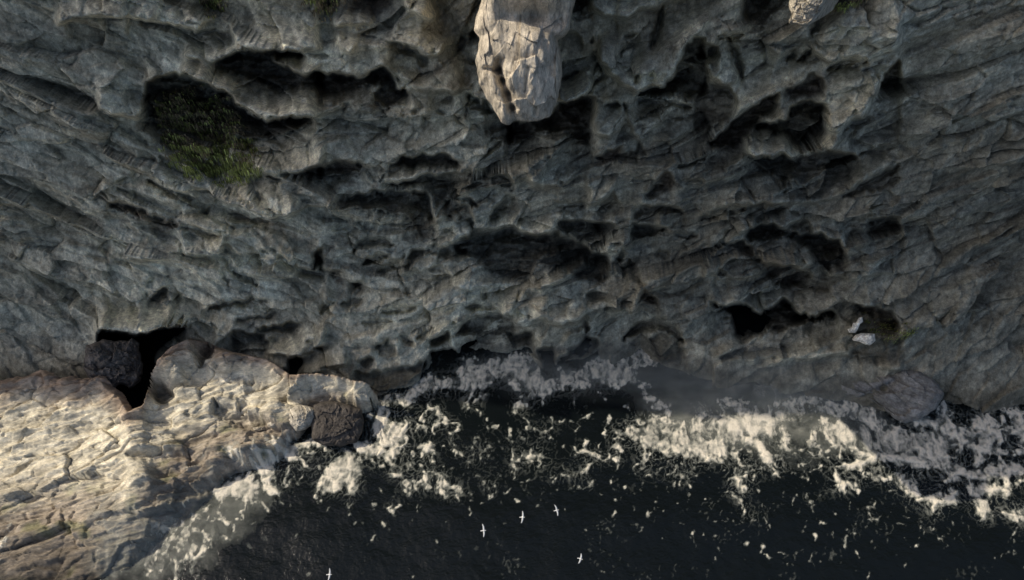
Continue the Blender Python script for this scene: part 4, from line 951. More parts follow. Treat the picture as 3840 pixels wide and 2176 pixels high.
# white burst beside the brown boulder
patch_(2, 1, [(530, 1200), (545, 1110), (620, 1080), (700, 1130), (690, 1200), (660, 1290), (750, 1280), (790, 1330), (880, 1310), (910, 1380), (900, 1480), (860, 1520), (880, 1580), (780, 1620), (740, 1680), (640, 1560), (520, 1500)], .80, 3)
for q in ([(640, 1560), (560, 1400), (590, 1200)], [(650, 1560), (650, 1380), (690, 1210)], [(660, 1560), (720, 1400), (740, 1300)], [(680, 1560), (800, 1440), (860, 1340)], [(690, 1590), (800, 1560), (880, 1560)], [(560, 1500), (545, 1300)], [(700, 1600), (760, 1680)], [(620, 1600), (600, 1700)]):
    strand(2, 1, q, 64, 1.05)
patch_(3, 1, [(340, 60), (370, -10), (440, 20), (520, 60), (640, 90), (600, 160), (520, 270), (470, 300), (440, 200), (420, 160), (340, 130)], .90, 3)
strand(3, 1, [(370, 20), (380, 110), (470, 120), (580, 110)], 90, 1.05)
patch_(3, 1, [(0, 350), (110, 280), (200, 180), (180, 90), (240, 60), (320, 100), (340, 200), (420, 250), (420, 360), (380, 440), (370, 580), (330, 650), (280, 640), (260, 540), (220, 470), (210, 590), (130, 590), (110, 520), (40, 560), (-60, 520)], .90, 3)
patch_(3, 1, [(610, 200), (660, 110), (860, 100), (890, 30), (820, 140), (770, 220), (740, 330), (700, 350), (640, 300)], .85)
for q, w, v in [([(280, 640), (290, 740), (310, 850)], 24, .8), ([(340, 640), (320, 740), (300, 780)], 24, .8), ([(120, 560), (130, 640)], 20, .9), ([(150, 480), (200, 540)], 90, 1.05), ([(620, 200), (600, 350)], 22, .8), ([(680, 380), (790, 390)], 60, .95), ([(640, 440), (650, 410)], 22, .95),
                ([(860, 380), (880, 310), (940, 280)], 70, .9), ([(990, 270), (1040, 300)], 50, .9), ([(930, 150), (940, 220)], 60, .95), ([(1080, 60), (1080, 160), (1130, 90)], 70, 1.0), ([(1010, 120), (1080, 110)], 60, .95), ([(1080, 130), (1190, 230)], 36, .8), ([(1080, 150), (1000, 220)], 30, .8),
                ([(860, 440), (890, 480), (870, 560), (890, 630)], 44, .9), ([(840, 460), (890, 460)], 60, .95), ([(1060, 350), (1180, 380), (1210, 470), (1290, 490), (1400, 540), (1410, 620)], 70, .88), ([(1060, 350), (1030, 480), (1080, 520), (1090, 560)], 90, .85), ([(1180, 400), (1200, 520), (1280, 640)], 80, .88),
                ([(980, 420), (940, 510), (960, 570)], 36, .85), ([(1380, 520), (1380, 640), (1420, 710)], 34, .85), ([(1300, 560), (1290, 650)], 60, .85), ([(980, 640), (1000, 780), (1040, 700)], 22, .8), ([(1320, 660), (1340, 720)], 26, .8), ([(1240, 90), (1300, 90)], 40, .9), ([(1320, 0), (1325, 60), (1390, 100)], 22, .9), ([(1370, 150), (1360, 270)], 26, .8),
                ([(1380, 180), (1460, 190)], 26, .8), ([(1610, 210), (1610, 230)], 44, .9), ([(1700, 360), (1770, 330), (1800, 400), (1700, 420)], 26, .85), ([(1680, 390), (1700, 470), (1695, 580)], 28, .85), ([(1620, 450), (1690, 540)], 26, .8), ([(1490, 690), (1500, 640), (1560, 660)], 26, .85), ([(1505, 690), (1505, 840)], 20, .85),
                ([(1600, 690), (1690, 660)], 26, .85), ([(1500, 520), (1490, 650)], 12, .7), ([(1840, 590), (1927, 540)], 26, .8), ([(700, 680), (710, 740), (790, 700), (760, 690)], 44, 1.0), ([(550, 1000), (510, 1060)], 30, .9), ([(550, 990), (590, 1040)], 24, .75), ([(620, 860), (625, 930)], 40, .75), ([(815, 870), (820, 930)], 16, .85),
                ([(690, 950), (675, 1020)], 14, .85), ([(1300, 820), (1300, 860)], 36, .95), ([(1405, 840), (1405, 860)], 20, .85), ([(1150, 1010), (1160, 1050)], 30, .75), ([(930, 1190), (925, 1220)], 18, .8), ([(450, 1320), (452, 1350)], 22, .85), ([(1218, 1260), (1220, 1290)], 14, .8), ([(920, 1390), (930, 1450)], 26, .75), ([(1218, 1400), (1220, 1430)], 14, .8),
                ([(420, 560), (440, 580), (460, 540)], 50, .7), ([(20, 640), (15, 690)], 16, .8), ([(610, 520), (630, 640)], 24, .75), ([(1830, 60), (1820, 180)], 14, .7), ([(1745, 150), (1748, 180)], 16, .8), ([(1130, 950), (1140, 960)], 20, .6), ([(1870, 240), (1927, 270)], 24, .8)]:
    strand(3, 1, q, w, v)
# curls in the open dark water
for q, w, v in [([(1090, 1120), (1110, 1160), (1190, 1190), (1220, 1260)], 60, .95), ([(1120, 1170), (1060, 1240), (1010, 1300), (1100, 1310)], 50, .95), ([(1190, 1200), (1200, 1290), (1290, 1300)], 60, .95), ([(1200, 1300), (1160, 1400), (1150, 1460)], 50, .95), ([(940, 1270), (960, 1300)], 50, .9),
                ([(1220, 1330), (1300, 1330), (1390, 1360), (1390, 1420), (1330, 1440), (1290, 1400)], 44, .95), ([(920, 1430), (990, 1370), (1070, 1380), (1060, 1440)], 40, .9), ([(1720, 1340), (1780, 1380), (1750, 1400)], 50, .85), ([(1820, 1350), (1820, 1380)], 24, .8), ([(470, 1230), (510, 1280), (520, 1350)], 60, .95), ([(480, 1110), (485, 1160)], 20, .9), ([(800, 1200), (860, 1240), (920, 1330)], 30, .6)]:
    strand(2, 1, q, w, v)
for q, w, v in [([(20, 100), (20, 230), (10, 290), (40, 360), (10, 470)], 50, .85), ([(40, 90), (20, 180)], 16, .8), ([(200, 130), (230, 200), (310, 180), (320, 250)], 70, .85), ([(150, 160), (90, 220), (120, 360)], 34, .75), ([(220, 150), (180, 250), (160, 330)], 36, .8), ([(250, 230), (280, 350)], 36, .8), ([(540, 70), (530, 160)], 36, .85),
                ([(640, 90), (680, 150), (740, 150), (760, 60), (730, 20)], 50, .95), ([(740, 150), (830, 210), (860, 250), (920, 265)], 50, .9), ([(830, 280), (750, 310), (720, 370), (650, 390), (600, 400), (580, 340)], 50, .9), ([(600, 400), (610, 470)], 34, .8), ([(470, 380), (560, 430)], 40, .85), ([(470, 380), (430, 460)], 24, .8), ([(760, 440), (790, 520), (830, 460)], 40, .85),
                ([(600, 200), (620, 220)], 36, .8), ([(1020, 60), (1080, 20), (1150, 40)], 50, .9), ([(1030, 60), (1040, 130), (1100, 90), (1110, 190)], 50, .95), ([(1080, 200), (1020, 240), (1060, 270), (1030, 370)], 50, .9), ([(1160, 280), (1165, 320)], 26, .8), ([(1250, 390), (1255, 430)], 34, .9), ([(1340, 430), (1430, 430), (1430, 470)], 34, .85),
                ([(1630, 270), (1640, 320), (1600, 400), (1550, 400)], 36, .95), ([(1650, 420), (1740, 430), (1690, 480)], 60, .95), ([(1820, 400), (1825, 440)], 50, .95), ([(1760, 270), (1790, 350), (1780, 460)], 26, .85), ([(1550, 240), (1480, 360), (1460, 430)], 16, .8), ([(1630, 470), (1610, 520)], 34, .8), ([(1680, 520), (1640, 600)], 18, .7),
                ([(160, 580), (165, 610)], 24, .8), ([(40, 660), (70, 670)], 30, .75), ([(230, 680), (255, 750)], 18, .7), ([(1060, 730), (1010, 830)], 24, .95), ([(990, 650), (1030, 660)], 44, .7), ([(1060, 620), (1100, 700)], 24, .75), ([(1340, 760), (1360, 800), (1380, 750)], 44, .75), ([(1270, 880), (1320, 930), (1290, 1000)], 18, .7), ([(1500, 990), (1540, 1000)], 44, .75),
                ([(1850, 930), (1800, 1010)], 20, .8), ([(1630, 1030), (1640, 1040)], 26, .75), ([(1760, 990), (1760, 1010)], 24, .7), ([(1910, 620), (1910, 650)], 36, .95), ([(1830, 650), (1840, 670)], 26, .7), ([(1670, 680), (1680, 720)], 20, .75), ([(850, 910), (880, 960)], 16, .7), ([(720, 950), (740, 970)], 30, .7), ([(630, 850), (630, 900)], 20, .6), ([(1230, 480), (1250, 500)], 20, .75),
                ([(470, 530), (480, 520)], 40, .6), ([(360, 580), (390, 640)], 14, .7), ([(160, 440), (170, 480)], 30, .6), ([(1150, 500), (1155, 520)], 16, .8)]:
    strand(3, 2, q, w, v)
# lower left surf round the shelf
patch_(3, 0, [(1420, 90), (1640, 60), (1800, 0), (2060, -10), (2130, 60), (1960, 130), (1860, 80), (1760, 150), (1740, 260), (1640, 290), (1540, 240), (1440, 180)], .95, 3)
for q, w in [([(1340, 160), (1370, 300), (1400, 430), (1450, 540), (1520, 590)], 150), ([(1500, 120), (1600, 200), (1690, 270), (1740, 250)], 80), ([(1400, 200), (1480, 260), (1440, 400)], 70), ([(1240, 330), (1320, 370), (1360, 470)], 90),
             ([(1000, 260), (1100, 240), (1170, 290), (1170, 360)], 70), ([(1180, 390), (1260, 420), (1240, 500), (1180, 560)], 80), ([(1590, 290), (1600, 420), (1560, 530), (1520, 590)], 26)]:
    strand(3, 0, q, w, 1.0)
patch_(3, 0, [(790, 575), (880, 490), (1000, 440), (1110, 400), (1200, 350), (1290, 400), (1330, 480), (1330, 560), (1290, 640), (1290, 720), (1230, 760), (1195, 680), (1100, 690), (1030, 660), (980, 720), (960, 810), (900, 740), (890, 640), (830, 610)], .93, 4)
patch_(3, 0, [(180, 960), (330, 900), (480, 880), (620, 800), (760, 740), (820, 700), (800, 800), (700, 900), (560, 1000), (680, 960), (820, 1040), (860, 1120), (760, 1200), (690, 1240), (560, 1170), (440, 1130), (470, 1280), (520, 1420), (480, 1500), (400, 1330), (300, 1200), (330, 1080), (220, 1040)], .70, 4)
patch_(3, 0, [(980, 260), (1060, 230), (1150, 250), (1190, 310), (1150, 350), (1130, 290), (1060, 290), (1000, 310)], 1.0)
for q, w, v in [([(950, 700), (930, 820), (1000, 870), (1040, 910)], 60, .9), ([(1200, 680), (1150, 780), (1180, 860), (1220, 900), (1280, 890)], 50, .92), ([(930, 820), (860, 860), (780, 850)], 40, .8), ([(1180, 850), (1080, 850), (1030, 870)], 36, .85), ([(1040, 880), (1050, 980), (1030, 1030)], 34, .75), ([(840, 680), (780, 760), (700, 800), (640, 840), (500, 900)], 90, .85),
                ([(700, 820), (660, 900), (580, 950), (500, 1030)], 90, .85), ([(300, 890), (350, 960), (400, 1000), (420, 1080), (370, 1090)], 50, .9), ([(200, 940), (300, 930), (350, 1000)], 80, .6), ([(480, 1040), (560, 1080), (640, 980), (720, 960), (830, 1060), (850, 1140)], 90, .85), ([(850, 1040), (950, 1030), (1040, 1050)], 46, .9), ([(330, 1120), (380, 1180), (430, 1260), (480, 1340), (510, 1400), (490, 1456)], 70, .92),
                ([(350, 1100), (290, 1170), (300, 1240)], 60, .85), ([(430, 1100), (560, 1180), (690, 1230), (720, 1200), (820, 1120)], 100, .82), ([(690, 1240), (660, 1330), (640, 1400)], 60, .7), ([(480, 1300), (600, 1220), (690, 1240)], 40, .85), ([(200, 1340), (300, 1360), (310, 1420)], 50, .75), ([(0, 1400), (120, 1380), (260, 1420)], 80, .55), ([(715, 1370), (720, 1400)], 44, .8),
                ([(1330, 660), (1380, 740), (1450, 780)], 60, .9), ([(1480, 720), (1490, 680), (1540, 680), (1560, 720)], 30, .85), ([(1500, 740), (1500, 860)], 22, .7), ([(1480, 740), (1590, 790)], 22, .7), ([(1590, 500), (1660, 420), (1700, 490), (1730, 550)], 24, .85), ([(1690, 500), (1620, 620)], 14, .8), ([(1240, 1040), (1230, 1120)], 90, .5), ([(1690, 980), (1685, 1050)], 30, .55),
                ([(1880, 560), (1880, 610)], 60, 1.05), ([(1890, 440), (1900, 500), (1880, 560)], 20, .9), ([(1810, 1360), (1815, 1400)], 50, .98), ([(1855, 1400), (1857, 1420)], 20, .8), ([(1430, 1390), (1432, 1430)], 16, .75), ([(1660, 610), (1670, 630)], 30, .85), ([(935, 1240), (940, 1250)], 30, .85), ([(740, 960), (800, 1000), (840, 1060)], 40, .95),
                ([(1740, 370), (1750, 430), (1720, 480)], 26, .75), ([(1840, 120), (1860, 200), (1800, 160)], 44, .95), ([(1740, 260), (1770, 330), (1850, 350)], 60, .9), ([(1900, 300), (1927, 360)], 60, .9), ([(2000, 20), (1990, 120), (2060, 250)], 34, .95), ([(1880, 620), (1930, 700)], 20, .7)]:
    strand(3, 0, q, w, v)
soft(3, 0, [(600, 600), (900, 450), (1300, 300), (1600, 500), (1400, 750), (1300, 950), (1000, 1150), (700, 1300), (300, 1456), (-200, 1456), (100, 1000)], .35, 12)
# wash running over the outer edge of the shelf
soft(3, 0, [(-300, 900), (0, 860), (300, 760), (560, 620), (760, 560), (900, 640), (700, 900), (400, 1200), (200, 1456), (-300, 1456)], .62, 12)
for i in range(90):
    x = rng.uniform(-150, 1100); y = 1330 - .95 * x + rng.uniform(-300, 60)
    strand(3, 0, [(x, y), (x + 60, y - 60 + 20 * rng.randn()), (x + 150, y - 120 + 30 * rng.randn())], rng.uniform(10, 30), rng.uniform(.4, .75))
for i in range(150):
    x = rr0.choice([rr0.uniform(1250, 2200), rr0.uniform(2300, 3360)]); y = rr0.gauss(1700, 55) if x > 2300 else rr0.gauss(1680, 70)
    pts_ = [(x, y)]; a = rr0.gauss(1.57, .6)
    for k in range(4):
        a += rr0.gauss(0, .55); pts_.append((pts_[-1][0] + 24 * math.cos(a), pts_[-1][1] + 26 * math.sin(a)))
    F.mx(F.line(pts_, rr0.uniform(3, 9), 2.5), rr0.uniform(.55, .95))
# outside the photograph the surf goes on along both sides
for sgn in (-1, 1):
    for i in range(60):
        xq = (-60 - rng.rand() * 560) if sgn < 0 else (3380 + rng.rand() * 700)
        yq = (2130 + 60 * rng.randn()) if sgn < 0 else (1700 + 110 * rng.randn())
        a = rng.rand() * 6.28; pts_ = [(xq, yq)]
        for k in range(4):
            a += rng.randn() * .7; pts_.append((pts_[-1][0] + 40 * math.cos(a), pts_[-1][1] + 26 * math.sin(a)))
        F.mx(F.line(pts_, 26 + 50 * rng.rand(), 2.5), .95)
# scattered flecks and threads
def fleck_density(x, y):
    d = 0.10
    d += 1.0 * math.exp(-((x - 3050) / 420) ** 2 - ((y - 1930) / 150) ** 2)
    d += .55 * math.exp(-((x - 2150) / 500) ** 2 - ((y - 1720) / 110) ** 2)
    d += .7 * math.exp(-((x - 3150) / 200) ** 2 - ((y - 1680) / 60) ** 2)
    d += .35 * math.exp(-((x - 1500) / 260) ** 2 - ((y - 1850) / 110) ** 2)
    if y > 2020 and 1200 < x < 2650: d *= .35
    return d
rr = random.Random(5); n_ = 0
while n_ < 1500:
    x = rr.uniform(-500, 4300); y = rr.uniform(1560, 2250)
    if rr.random() > fleck_density(min(max(x, 700), 3300), y): continue
    n_ += 1
    L_ = rr.expovariate(1 / 30) + 4; a = rr.gauss(1.57, .8); w = rr.uniform(2.6, 6)
    if rr.random() < .12: w *= 1.9
    mid = (x + L_ * .5 * math.cos(a) + rr.gauss(0, 4), y + L_ * .5 * math.sin(a) + rr.gauss(0, 4)); a += rr.gauss(0, .5)
    F.mx(F.line([(x, y), mid, (mid[0] + L_ * .5 * math.cos(a), mid[1] + L_ * .5 * math.sin(a))], w, 2), rr.uniform(.35, .9))

fx_ = np.arange(-80, 80, 0.10); fy_ = np.arange(27, 62, 0.10)
FX, FY = np.meshgrid(fx_, fy_)
px, py = project(FX, FY, np.zeros_like(FX))
v1 = fbm(FX / 3.0 + 3, FY / 3.0, 3); v2 = fbm(FX / 3.0 - 7, FY / 3.0 + 5, 3)
wpx = px + 22 * v1 + 7 * fbm(FX / .8, FY / .8, 4); wpy = py + 22 * v2 + 7 * fbm(FX / .8 + 3, FY / .8, 4)
F.a = blur(F.a, .7)
dens = F.sample(wpx, wpy)
NF = Map(-700, 1100, 4540, 2300, 3.0); NF.a = blur(F.a, 9)
near = NF.sample(px, py)
aer = A_.sample(px + 90 * v2, py + 90 * v1)
web1 = 1 - np.abs(noise(FX / 2.6 + 1.9 * v1, FY / 3.2 + 1.9 * v2)) * 2.6
web2 = 1 - np.abs(noise(FX / 1.1 + 1.4 * v2, FY / 1.5 + 1.4 * v1 + 9)) * 2.4
web3 = 1 - np.abs(noise(FX / .5 + 1.6 * v2, FY / .75 + 1.6 * v1 + 4)) * 2.2
lace = np.clip(.45 * web1 + .35 * web2 + .20 * web3, 0, 1)
cloud = fbm(FX / 3.5 + 1.5 * v1, FY / 3.0 + 1.5 * v2, 4)
# thick foam closes up, thin foam opens into threads
fray = fbm(FX / .45, FY / .6, 3)
strand_ = fbm(FX / .9 + 1.3 * v1, FY / 1.9 + 1.3 * v2, 5)
al = smooth(.15, .70, dens) * np.clip(.52 + (dens - .72) * 1.9 + (web1 * .6 + web2 * .4 - .42) * .55 * np.clip(1.4 - dens, .25, 1) + .8 * cloud + 1.15 * strand_ + .45 * fray * smooth(.95, .6, dens), 0, 1)
al = np.maximum(al, smooth(.86, 1.0, dens) * (.84 + .35 * cloud + .25 * strand_))
milk = fbm(FX / 9 + 1.2 * v1, FY / 2.2 + 1.2 * v2, 4)
fiber = fbm(FX / .5 + 1.5 * v1, FY / 1.5 + 1.5 * v2, 4)
al *= np.clip(.82 + 1.3 * fray * smooth(.95, .5, near) + .8 * fiber + .5 * smooth(.85, 1.0, dens), .25, 1)
al = np.maximum(al, np.clip(smooth(0, .5, aer) * aer * (.95 + .9 * milk + .5 * cloud + .5 * strand_), 0, .6) * (1 - .3 * smooth(.2, .5, aer)))
fine_ = smooth(.66, .92, lace) * np.clip(fbm(FX / 7, FY / 5 + 40, 3) + .05, 0, 1) * .30
al = np.maximum(al, fine_ * np.clip((px - 1100) / 900, .25, 1))
thread = np.maximum(smooth(.70, .97, web2), .8 * smooth(.74, .97, web3)) * np.clip(.75 + .8 * fray, .1, 1)
al = np.maximum(al, thread * smooth(.10, .50, near) * .38)
al = np.clip(al, 0, .97)
gx = np.clip((FX - xs[0]) / .11, 0, len(xs) - 1.001); gy = np.clip((FY - ys[0]) / .10, 0, len(ys) - 1.001)
szf = np.where((FX > xs[0]) & (FX < -14), SZ[gy.astype(int), gx.astype(int)], -5)
tf = t[gy.astype(int), gx.astype(int)]
szf = np.where((tf > .5) & (tf < 1.3), szf, -5)
hz = np.maximum(sea_z(FX, FY), szf + .03) + 0.03 + al * .05 + smooth(.7, 1.1, dens) * .14 * (1 + cloud * 1.2 + .3 * strand_)
kv = al > 0.03
kf = kv[:-1, :-1] | kv[1:, :-1] | kv[:-1, 1:] | kv[1:, 1:]
m, nt, b, out = new_mat('foam'); L = nt.links.new
at = N(nt, 'ShaderNodeAttribute', attribute_name='cover')
tc = N(nt, 'ShaderNodeTexCoord')
n1 = N(nt, 'ShaderNodeTexNoise', Scale=5.0, Detail=6.0, Roughness=0.7); L(tc.outputs['Object'], n1.inputs['Vector'])
mr = N(nt, 'ShaderNodeMapRange'); mr.inputs[1].default_value = .3; mr.inputs[2].default_value = .7; mr.inputs[3].default_value = .72; mr.inputs[4].default_value = 1.28
L(n1.outputs[0], mr.inputs[0])
mu = N(nt, 'ShaderNodeMath', operation='MULTIPLY', use_clamp=True); L(mr.outputs[0], mu.inputs[0]); L(at.outputs['Fac'], mu.inputs[1])
L(mu.outputs[0], b.inputs['Alpha'])
rp = N(nt, 'ShaderNodeMix', data_type='RGBA'); rp.inputs[6].default_value = (.42, .46, .41, 1); rp.inputs[7].default_value = (.78, .71, .58, 1)
L(at.outputs['Fac'], rp.inputs[0]); L(rp.outputs[2], b.inputs['Base Color'])
b.inputs['Roughness'].default_value = 0.8; b.inputs['Specular IOR Level'].default_value = .2
bm = N(nt, 'ShaderNodeBump'); bm.inputs['Strength'].default_value = .3; bm.inputs['Distance'].default_value = .1
L(n1.outputs[0], bm.inputs['Height']); L(bm.outputs[0], b.inputs['Normal'])
M_foam = m
idx = np.arange(FX.size).reshape(FX.shape)
fc = grid_faces(*FX.shape, keep=kf)
used = np.unique(fc); remap = np.zeros(FX.size, np.int64); remap[used] = np.arange(len(used))
foam = mesh_obj('sea_foam', np.stack([FX, FY, hz], -1).reshape(-1, 3)[used], remap[fc], M_foam, {'cover': al.ravel()[used]})
tag(foam, 'white surf and torn foam drifting on the dark water below the cliff', 'foam', kind='stuff')

# ------------------------------------------------------------------ grass hanging in the hollows
def leaf_material(name, c1, c2):
    m, nt, b, out = new_mat(name)
    at = N(nt, 'ShaderNodeAttribute', attribute_name='tint')
    nt.links.new(at.outputs['Vector'], b.inputs['Base Color'])
    b.inputs['Roughness'].default_value = .7
    b.inputs['Subsurface Weight'].default_value = 0
    return m
M_grass = leaf_material('grass_blade', None, None)
def tuft(name, poly, count, lmin, lmax, green, label, seed=1, cat='grass'):
    r = random.Random(seed); V = []; Fc = []; Cc = []
    xs_ = [p[0] for p in poly]; ys_ = [p[1] for p in poly]
    def inside(x, y):
        c = False
        for k in range(len(poly)):
            a, b2 = poly[k], poly[(k + 1) % len(poly)]
            if (a[1] > y) != (b2[1] > y) and x < (b2[0] - a[0]) * (y - a[1]) / (b2[1] - a[1]) + a[0]: c = not c
        return c
    clumps = []
    while len(clumps) < count // 9:
        x = r.uniform(min(xs_), max(xs_)); y = r.uniform(min(ys_), max(ys_))
        if inside(x, y): clumps.append((x + r.gauss(0, 16), y + r.gauss(0, 16)))
    for x, y in clumps:
        f = (y - min(ys_)) / (max(ys_) - min(ys_))
        p = surf(x, y); v = np.array([0, 0, CAM_H]) - p; v /= np.linalg.norm(v)
        g_ = r.random() < green(f)
        for k in range(9):
            root = p + np.array([r.gauss(0, .22), 0, r.gauss(0, .15)]) + v * r.uniform(0, lmax * .5)
            ln = r.uniform(lmin, lmax); a = r.gauss(0, .45); w = r.uniform(.04, .085)
            side = np.array([1, 0, 0]) * w
            outd = v * .55 + np.array([math.sin(a), 0, 0]) * .5
            if f < .5: pts_ = [root, root + outd * ln * .5 + np.array([0, 0, .15]) * ln, root + outd * ln * .8 + np.array([0, 0, -.35]) * ln]
            else: pts_ = [root, root + outd * ln * .5 + np.array([0, 0, .05]) * ln, root + outd * ln * .7 + np.array([0, 0, -.6]) * ln]
            i = len(V)
            V += [pts_[0] - side, pts_[0] + side, pts_[1] + side * .8, pts_[1] - side * .8, pts_[2] + side * .1, pts_[2] - side * .1]
            Fc += [(i, i + 1, i + 2, i + 3), (i + 3, i + 2, i + 4, i + 5)]
            j = r.choice((.35, .6, .8, 1.1, 1.7))
            c = (.27 * j, .29 * j, .07 * j) if g_ else (.25 * j, .19 * j, .10 * j)
            if r.random() < .16: c = (.46 * j, .50 * j, .14 * j)
            Cc += [c] * 6
    o = bpy.data.objects.new(name, None); link(o)
    base_ = np.mean(np.array(V), 0); o.location = base_
    tag(o, label, cat)
    tag(mesh_obj('blades', np.array(V) - base_, Fc, M_grass, {'tint': Cc}, parent=o, sm=False), kind='stuff'); return o
big = Q(0, 0, [(330, 1000), (600, 900), (900, 1010), (1040, 1150), (1090, 1330), (1250, 1456), (1270, 1600), (1250, 1740), (1130, 1740), (1000, 1790), (850, 1830), (700, 1790), (560, 1720), (440, 1600), (400, 1480), (260, 1260)])
tuft('grass_tussock', big, 5400, .6, 1.6, lambda f: .12 + .85 * max(0, min(1, (f - .40) * 2.2)), 'large dry and green grass tussock hanging below the black hollow at the upper left', 3)
tuft('grass_tussock', Q(2, 3, [(1640, 340), (1800, 350), (2050, 370), (2080, 460), (1900, 450), (1760, 440), (1680, 400)]), 700, .3, .8, lambda f: .55, 'small grass tuft behind the two cream rocks at the far right', 5)
tuft('grass_tussock', Q(0, 0, [(740, -160), (960, -160), (940, 60), (890, 140), (820, 110), (750, 30)]), 700, .4, .9, lambda f: .35, 'small dark grass tuft at the top edge above the leftmost pale ledge', 6)
tuft('grass_tussock', Q(0, 1, [(-200, -160), (160, -160), (110, 80), (50, 130), (-60, 60)]), 700, .4, .9, lambda f: .4, 'dark olive grass tuft at the top edge, second from the left', 7)
tuft('grass_tussock', Q(0, 3, [(1260, -160), (1640, -160), (1600, 0), (1480, 80), (1300, 90)]), 600, .4, .9, lambda f: .35, 'dark olive grass tuft at the top right beside the tan outcrop', 8)

# ------------------------------------------------------------------ gulls
m, nt, b, out = new_mat('white_feathers'); b.inputs['Base Color'].default_value = (.80, .79, .76, 1); b.inputs['Roughness'].default_value = .8; M_white = m
m, nt, b, out = new_mat('grey_wing'); b.inputs['Base Color'].default_value = (.50, .52, .54, 1); b.inputs['Roughness'].default_value = .8; M_grey = m
m, nt, b, out = new_mat('black_wingtip'); b.inputs['Base Color'].default_value = (.03, .03, .03, 1); M_black = m
m, nt, b, out = new_mat('yellow_bill'); b.inputs['Base Color'].default_value = (.65, .45, .08, 1); M_bill = m
def gull(px_, py_, z, heading, bank, label, span=1.45):
    p = on_height(px_, py_, z)
    root = bpy.data.objects.new('gull', None); link(root)
    root.location = p; root.rotation_euler = (0, bank, heading)
    tag(root, label, 'gull', 'gulls gliding over the dark water')
    # body: one lathe from bill to tail, head forward along +X
    prof = [(.235, .004, .0), (.225, .024, .004), (.195, .036, .010), (.165, .036, .010), (.135, .034, .004), (.09, .052, 0), (.03, .068, -.004), (-.05, .066, -.004), (-.13, .046, 0), (-.19, .028, .002), (-.22, .012, .004)]
    V = []; Fc = []; n = 14
    for x, r_, z_ in prof:
        for k in range(n):
            a = 2 * math.pi * k / n; V.append((x, r_ * math.cos(a), z_ + r_ * .9 * math.sin(a)))
    for i in range(len(prof) - 1):
        for k in range(n):
            Fc.append((i * n + k, i * n + (k + 1) % n, (i + 1) * n + (k + 1) % n, (i + 1) * n + k))
    mesh_obj('body', V, Fc, M_white, parent=root)
    V = [(.228, .010, .008), (.228, -.010, .008), (.285, .002, -.006), (.285, -.002, -.006), (.228, .008, -.012), (.228, -.008, -.012), (.283, .002, -.012), (.283, -.002, -.012)]
    mesh_obj('bill', V, [(0, 1, 3, 2), (4, 6, 7, 5), (0, 2, 6, 4), (1, 5, 7, 3), (2, 3, 7, 6), (0, 4, 5, 1)], M_bill, parent=root, sm=False)
    V = [(-.17, .03, .012), (-.17, -.03, .012), (-.30, -.075, .006), (-.32, 0, .008), (-.30, .075, .006), (-.17, .03, 0), (-.17, -.03, 0), (-.30, -.075, 0), (-.32, 0, 0), (-.30, .075, 0)]
    mesh_obj('tail', V, [(0, 1, 2, 3), (0, 3, 4, 4), (5, 8, 7, 6), (0, 4, 9, 5), (4, 3, 8, 9), (3, 2, 7, 8), (2, 1, 6, 7)], M_white, parent=root, sm=False) if False else \
    mesh_obj('tail', V, [(0, 1, 2, 3), (5, 8, 7, 6), (0, 3, 8, 5), (3, 4, 9, 8), (0, 4, 3, 3)][:4], M_white, parent=root, sm=False)
    for s in (-1, 1):
        V = []; Fc = []
        st_ = [(0.03, .10, -.09, .0), (.15, .115, -.075, .035), (.30, .10, -.075, .055), (.40, .07, -.08, .05), (.52, .02, -.095, .035), (.62, -.035, -.11, .022)]
        k_ = span / 1.45
        for y, xf, xb, z_ in st_:
            V += [(xf, s * y * k_, z_), ((xf + xb) / 2 + .01, s * y * k_, z_ + .014), (xb, s * y * k_, z_), ((xf + xb) / 2, s * y * k_, z_ - .006)]
        for i in range(len(st_) - 1):
            for k in range(4):
                Fc.append((i * 4 + k, i * 4 + (k + 1) % 4, (i + 1) * 4 + (k + 1) % 4, (i + 1) * 4 + k))
        w = mesh_obj('wing', V, Fc, M_grey, parent=root)
        V = [(-.035, s * .62 * k_, .022), (-.07, s * .62 * k_, .032), (-.11, s * .62 * k_, .022), (-.07, s * .62 * k_, .016), (-.13, s * .73 * k_, .010), (-.135, s * .73 * k_, .012), (-.14, s * .73 * k_, .010), (-.135, s * .73 * k_, .008)]
        mesh_obj('wingtip', V, [(0, 1, 5, 4), (1, 2, 6, 5), (2, 3, 7, 6), (3, 0, 4, 7), (4, 5, 6, 7)], M_black, parent=w)
    return root
gull(2088, 1914, 16, .25, .2, 'rightmost of the three bright gulls gliding over the dark water', 1.35)
gull(1960, 1940, 14, -.1, -.1, 'middle one of the three bright gulls over the dark water', 1.45)
gull(1814, 1990, 17, .1, .15, 'lower left one of the three bright gulls over the dark water', 1.5)
gull(1236, 2155, 12, .0, .1, 'lone gull low down near the bottom edge, left of the other gulls', 1.4)
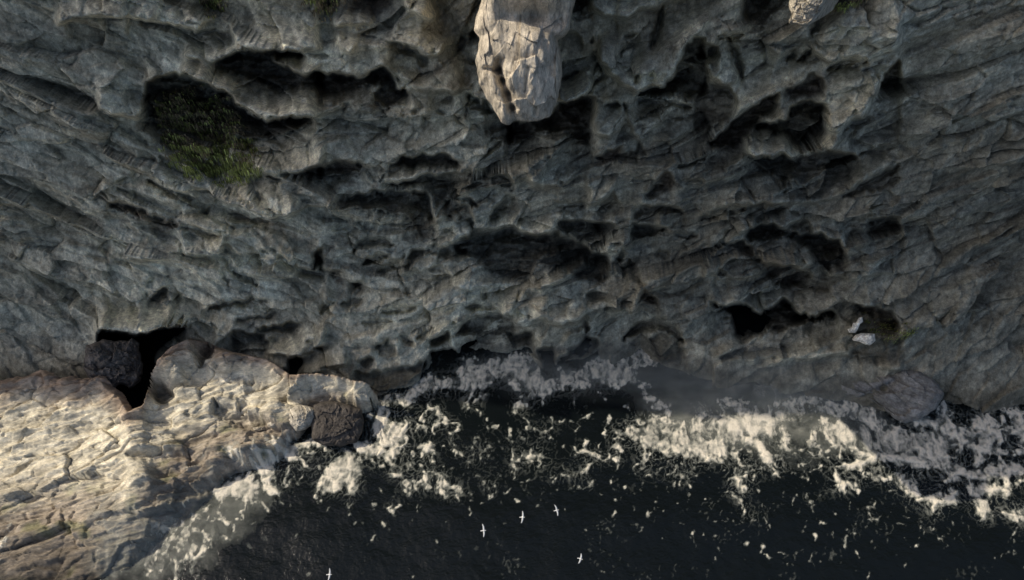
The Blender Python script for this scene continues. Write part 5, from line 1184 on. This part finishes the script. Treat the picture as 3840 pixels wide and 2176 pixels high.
gull(2177, 2096, 14, -.3, .1, 'small gull below the three bright ones, nearest the bottom centre', 1.2)

# ------------------------------------------------------------------ drifting spray over the surf at the right
m = bpy.data.materials.new('spray'); m.use_nodes = True; nt = m.node_tree; nt.nodes.clear(); L = nt.links.new
out = nt.nodes.new('ShaderNodeOutputMaterial'); pv = nt.nodes.new('ShaderNodeVolumePrincipled')
pv.inputs['Color'].default_value = (.93, .98, .93, 1)
tc = N(nt, 'ShaderNodeTexCoord')
ln_ = N(nt, 'ShaderNodeVectorMath', operation='LENGTH'); L(tc.outputs['Object'], ln_.inputs[0])
fo = N(nt, 'ShaderNodeMapRange'); fo.inputs[1].default_value = .25; fo.inputs[2].default_value = 1.0; fo.inputs[3].default_value = 1.0; fo.inputs[4].default_value = 0.0
L(ln_.outputs['Value'], fo.inputs[0])
nn = N(nt, 'ShaderNodeTexNoise', Scale=2.4, Detail=3.0); L(tc.outputs['Object'], nn.inputs['Vector'])
nm = N(nt, 'ShaderNodeMapRange'); nm.inputs[1].default_value = .38; nm.inputs[2].default_value = .68; nm.inputs[3].default_value = 0; nm.inputs[4].default_value = .11
L(nn.outputs[0], nm.inputs[0])
mm = N(nt, 'ShaderNodeMath', operation='MULTIPLY'); L(fo.outputs[0], mm.inputs[0]); L(nm.outputs[0], mm.inputs[1])
L(mm.outputs[0], pv.inputs['Density']); L(pv.outputs[0], out.inputs['Volume'])
import bmesh
def spray(px_, py_, sc, side='right'):
    bmq = bmesh.new(); bmesh.ops.create_icosphere(bmq, subdivisions=3, radius=1)
    me = bpy.data.meshes.new('sea_spray'); bmq.to_mesh(me); bmq.free(); me.materials.append(m)
    o = link(bpy.data.objects.new('sea_spray', me)); o.location = on_height(px_, py_, 1.5); o.scale = sc
    tag(o, 'thin pale spray hanging over the shaded surf at the right' if px_ > 2500 else 'faint spray over the shaded surf below the middle of the cliff', 'spray', kind='stuff')
spray(2820, 1450, (19, 6.5, 4.5))
o = spray(2180, 1390, (17, 5, 4))
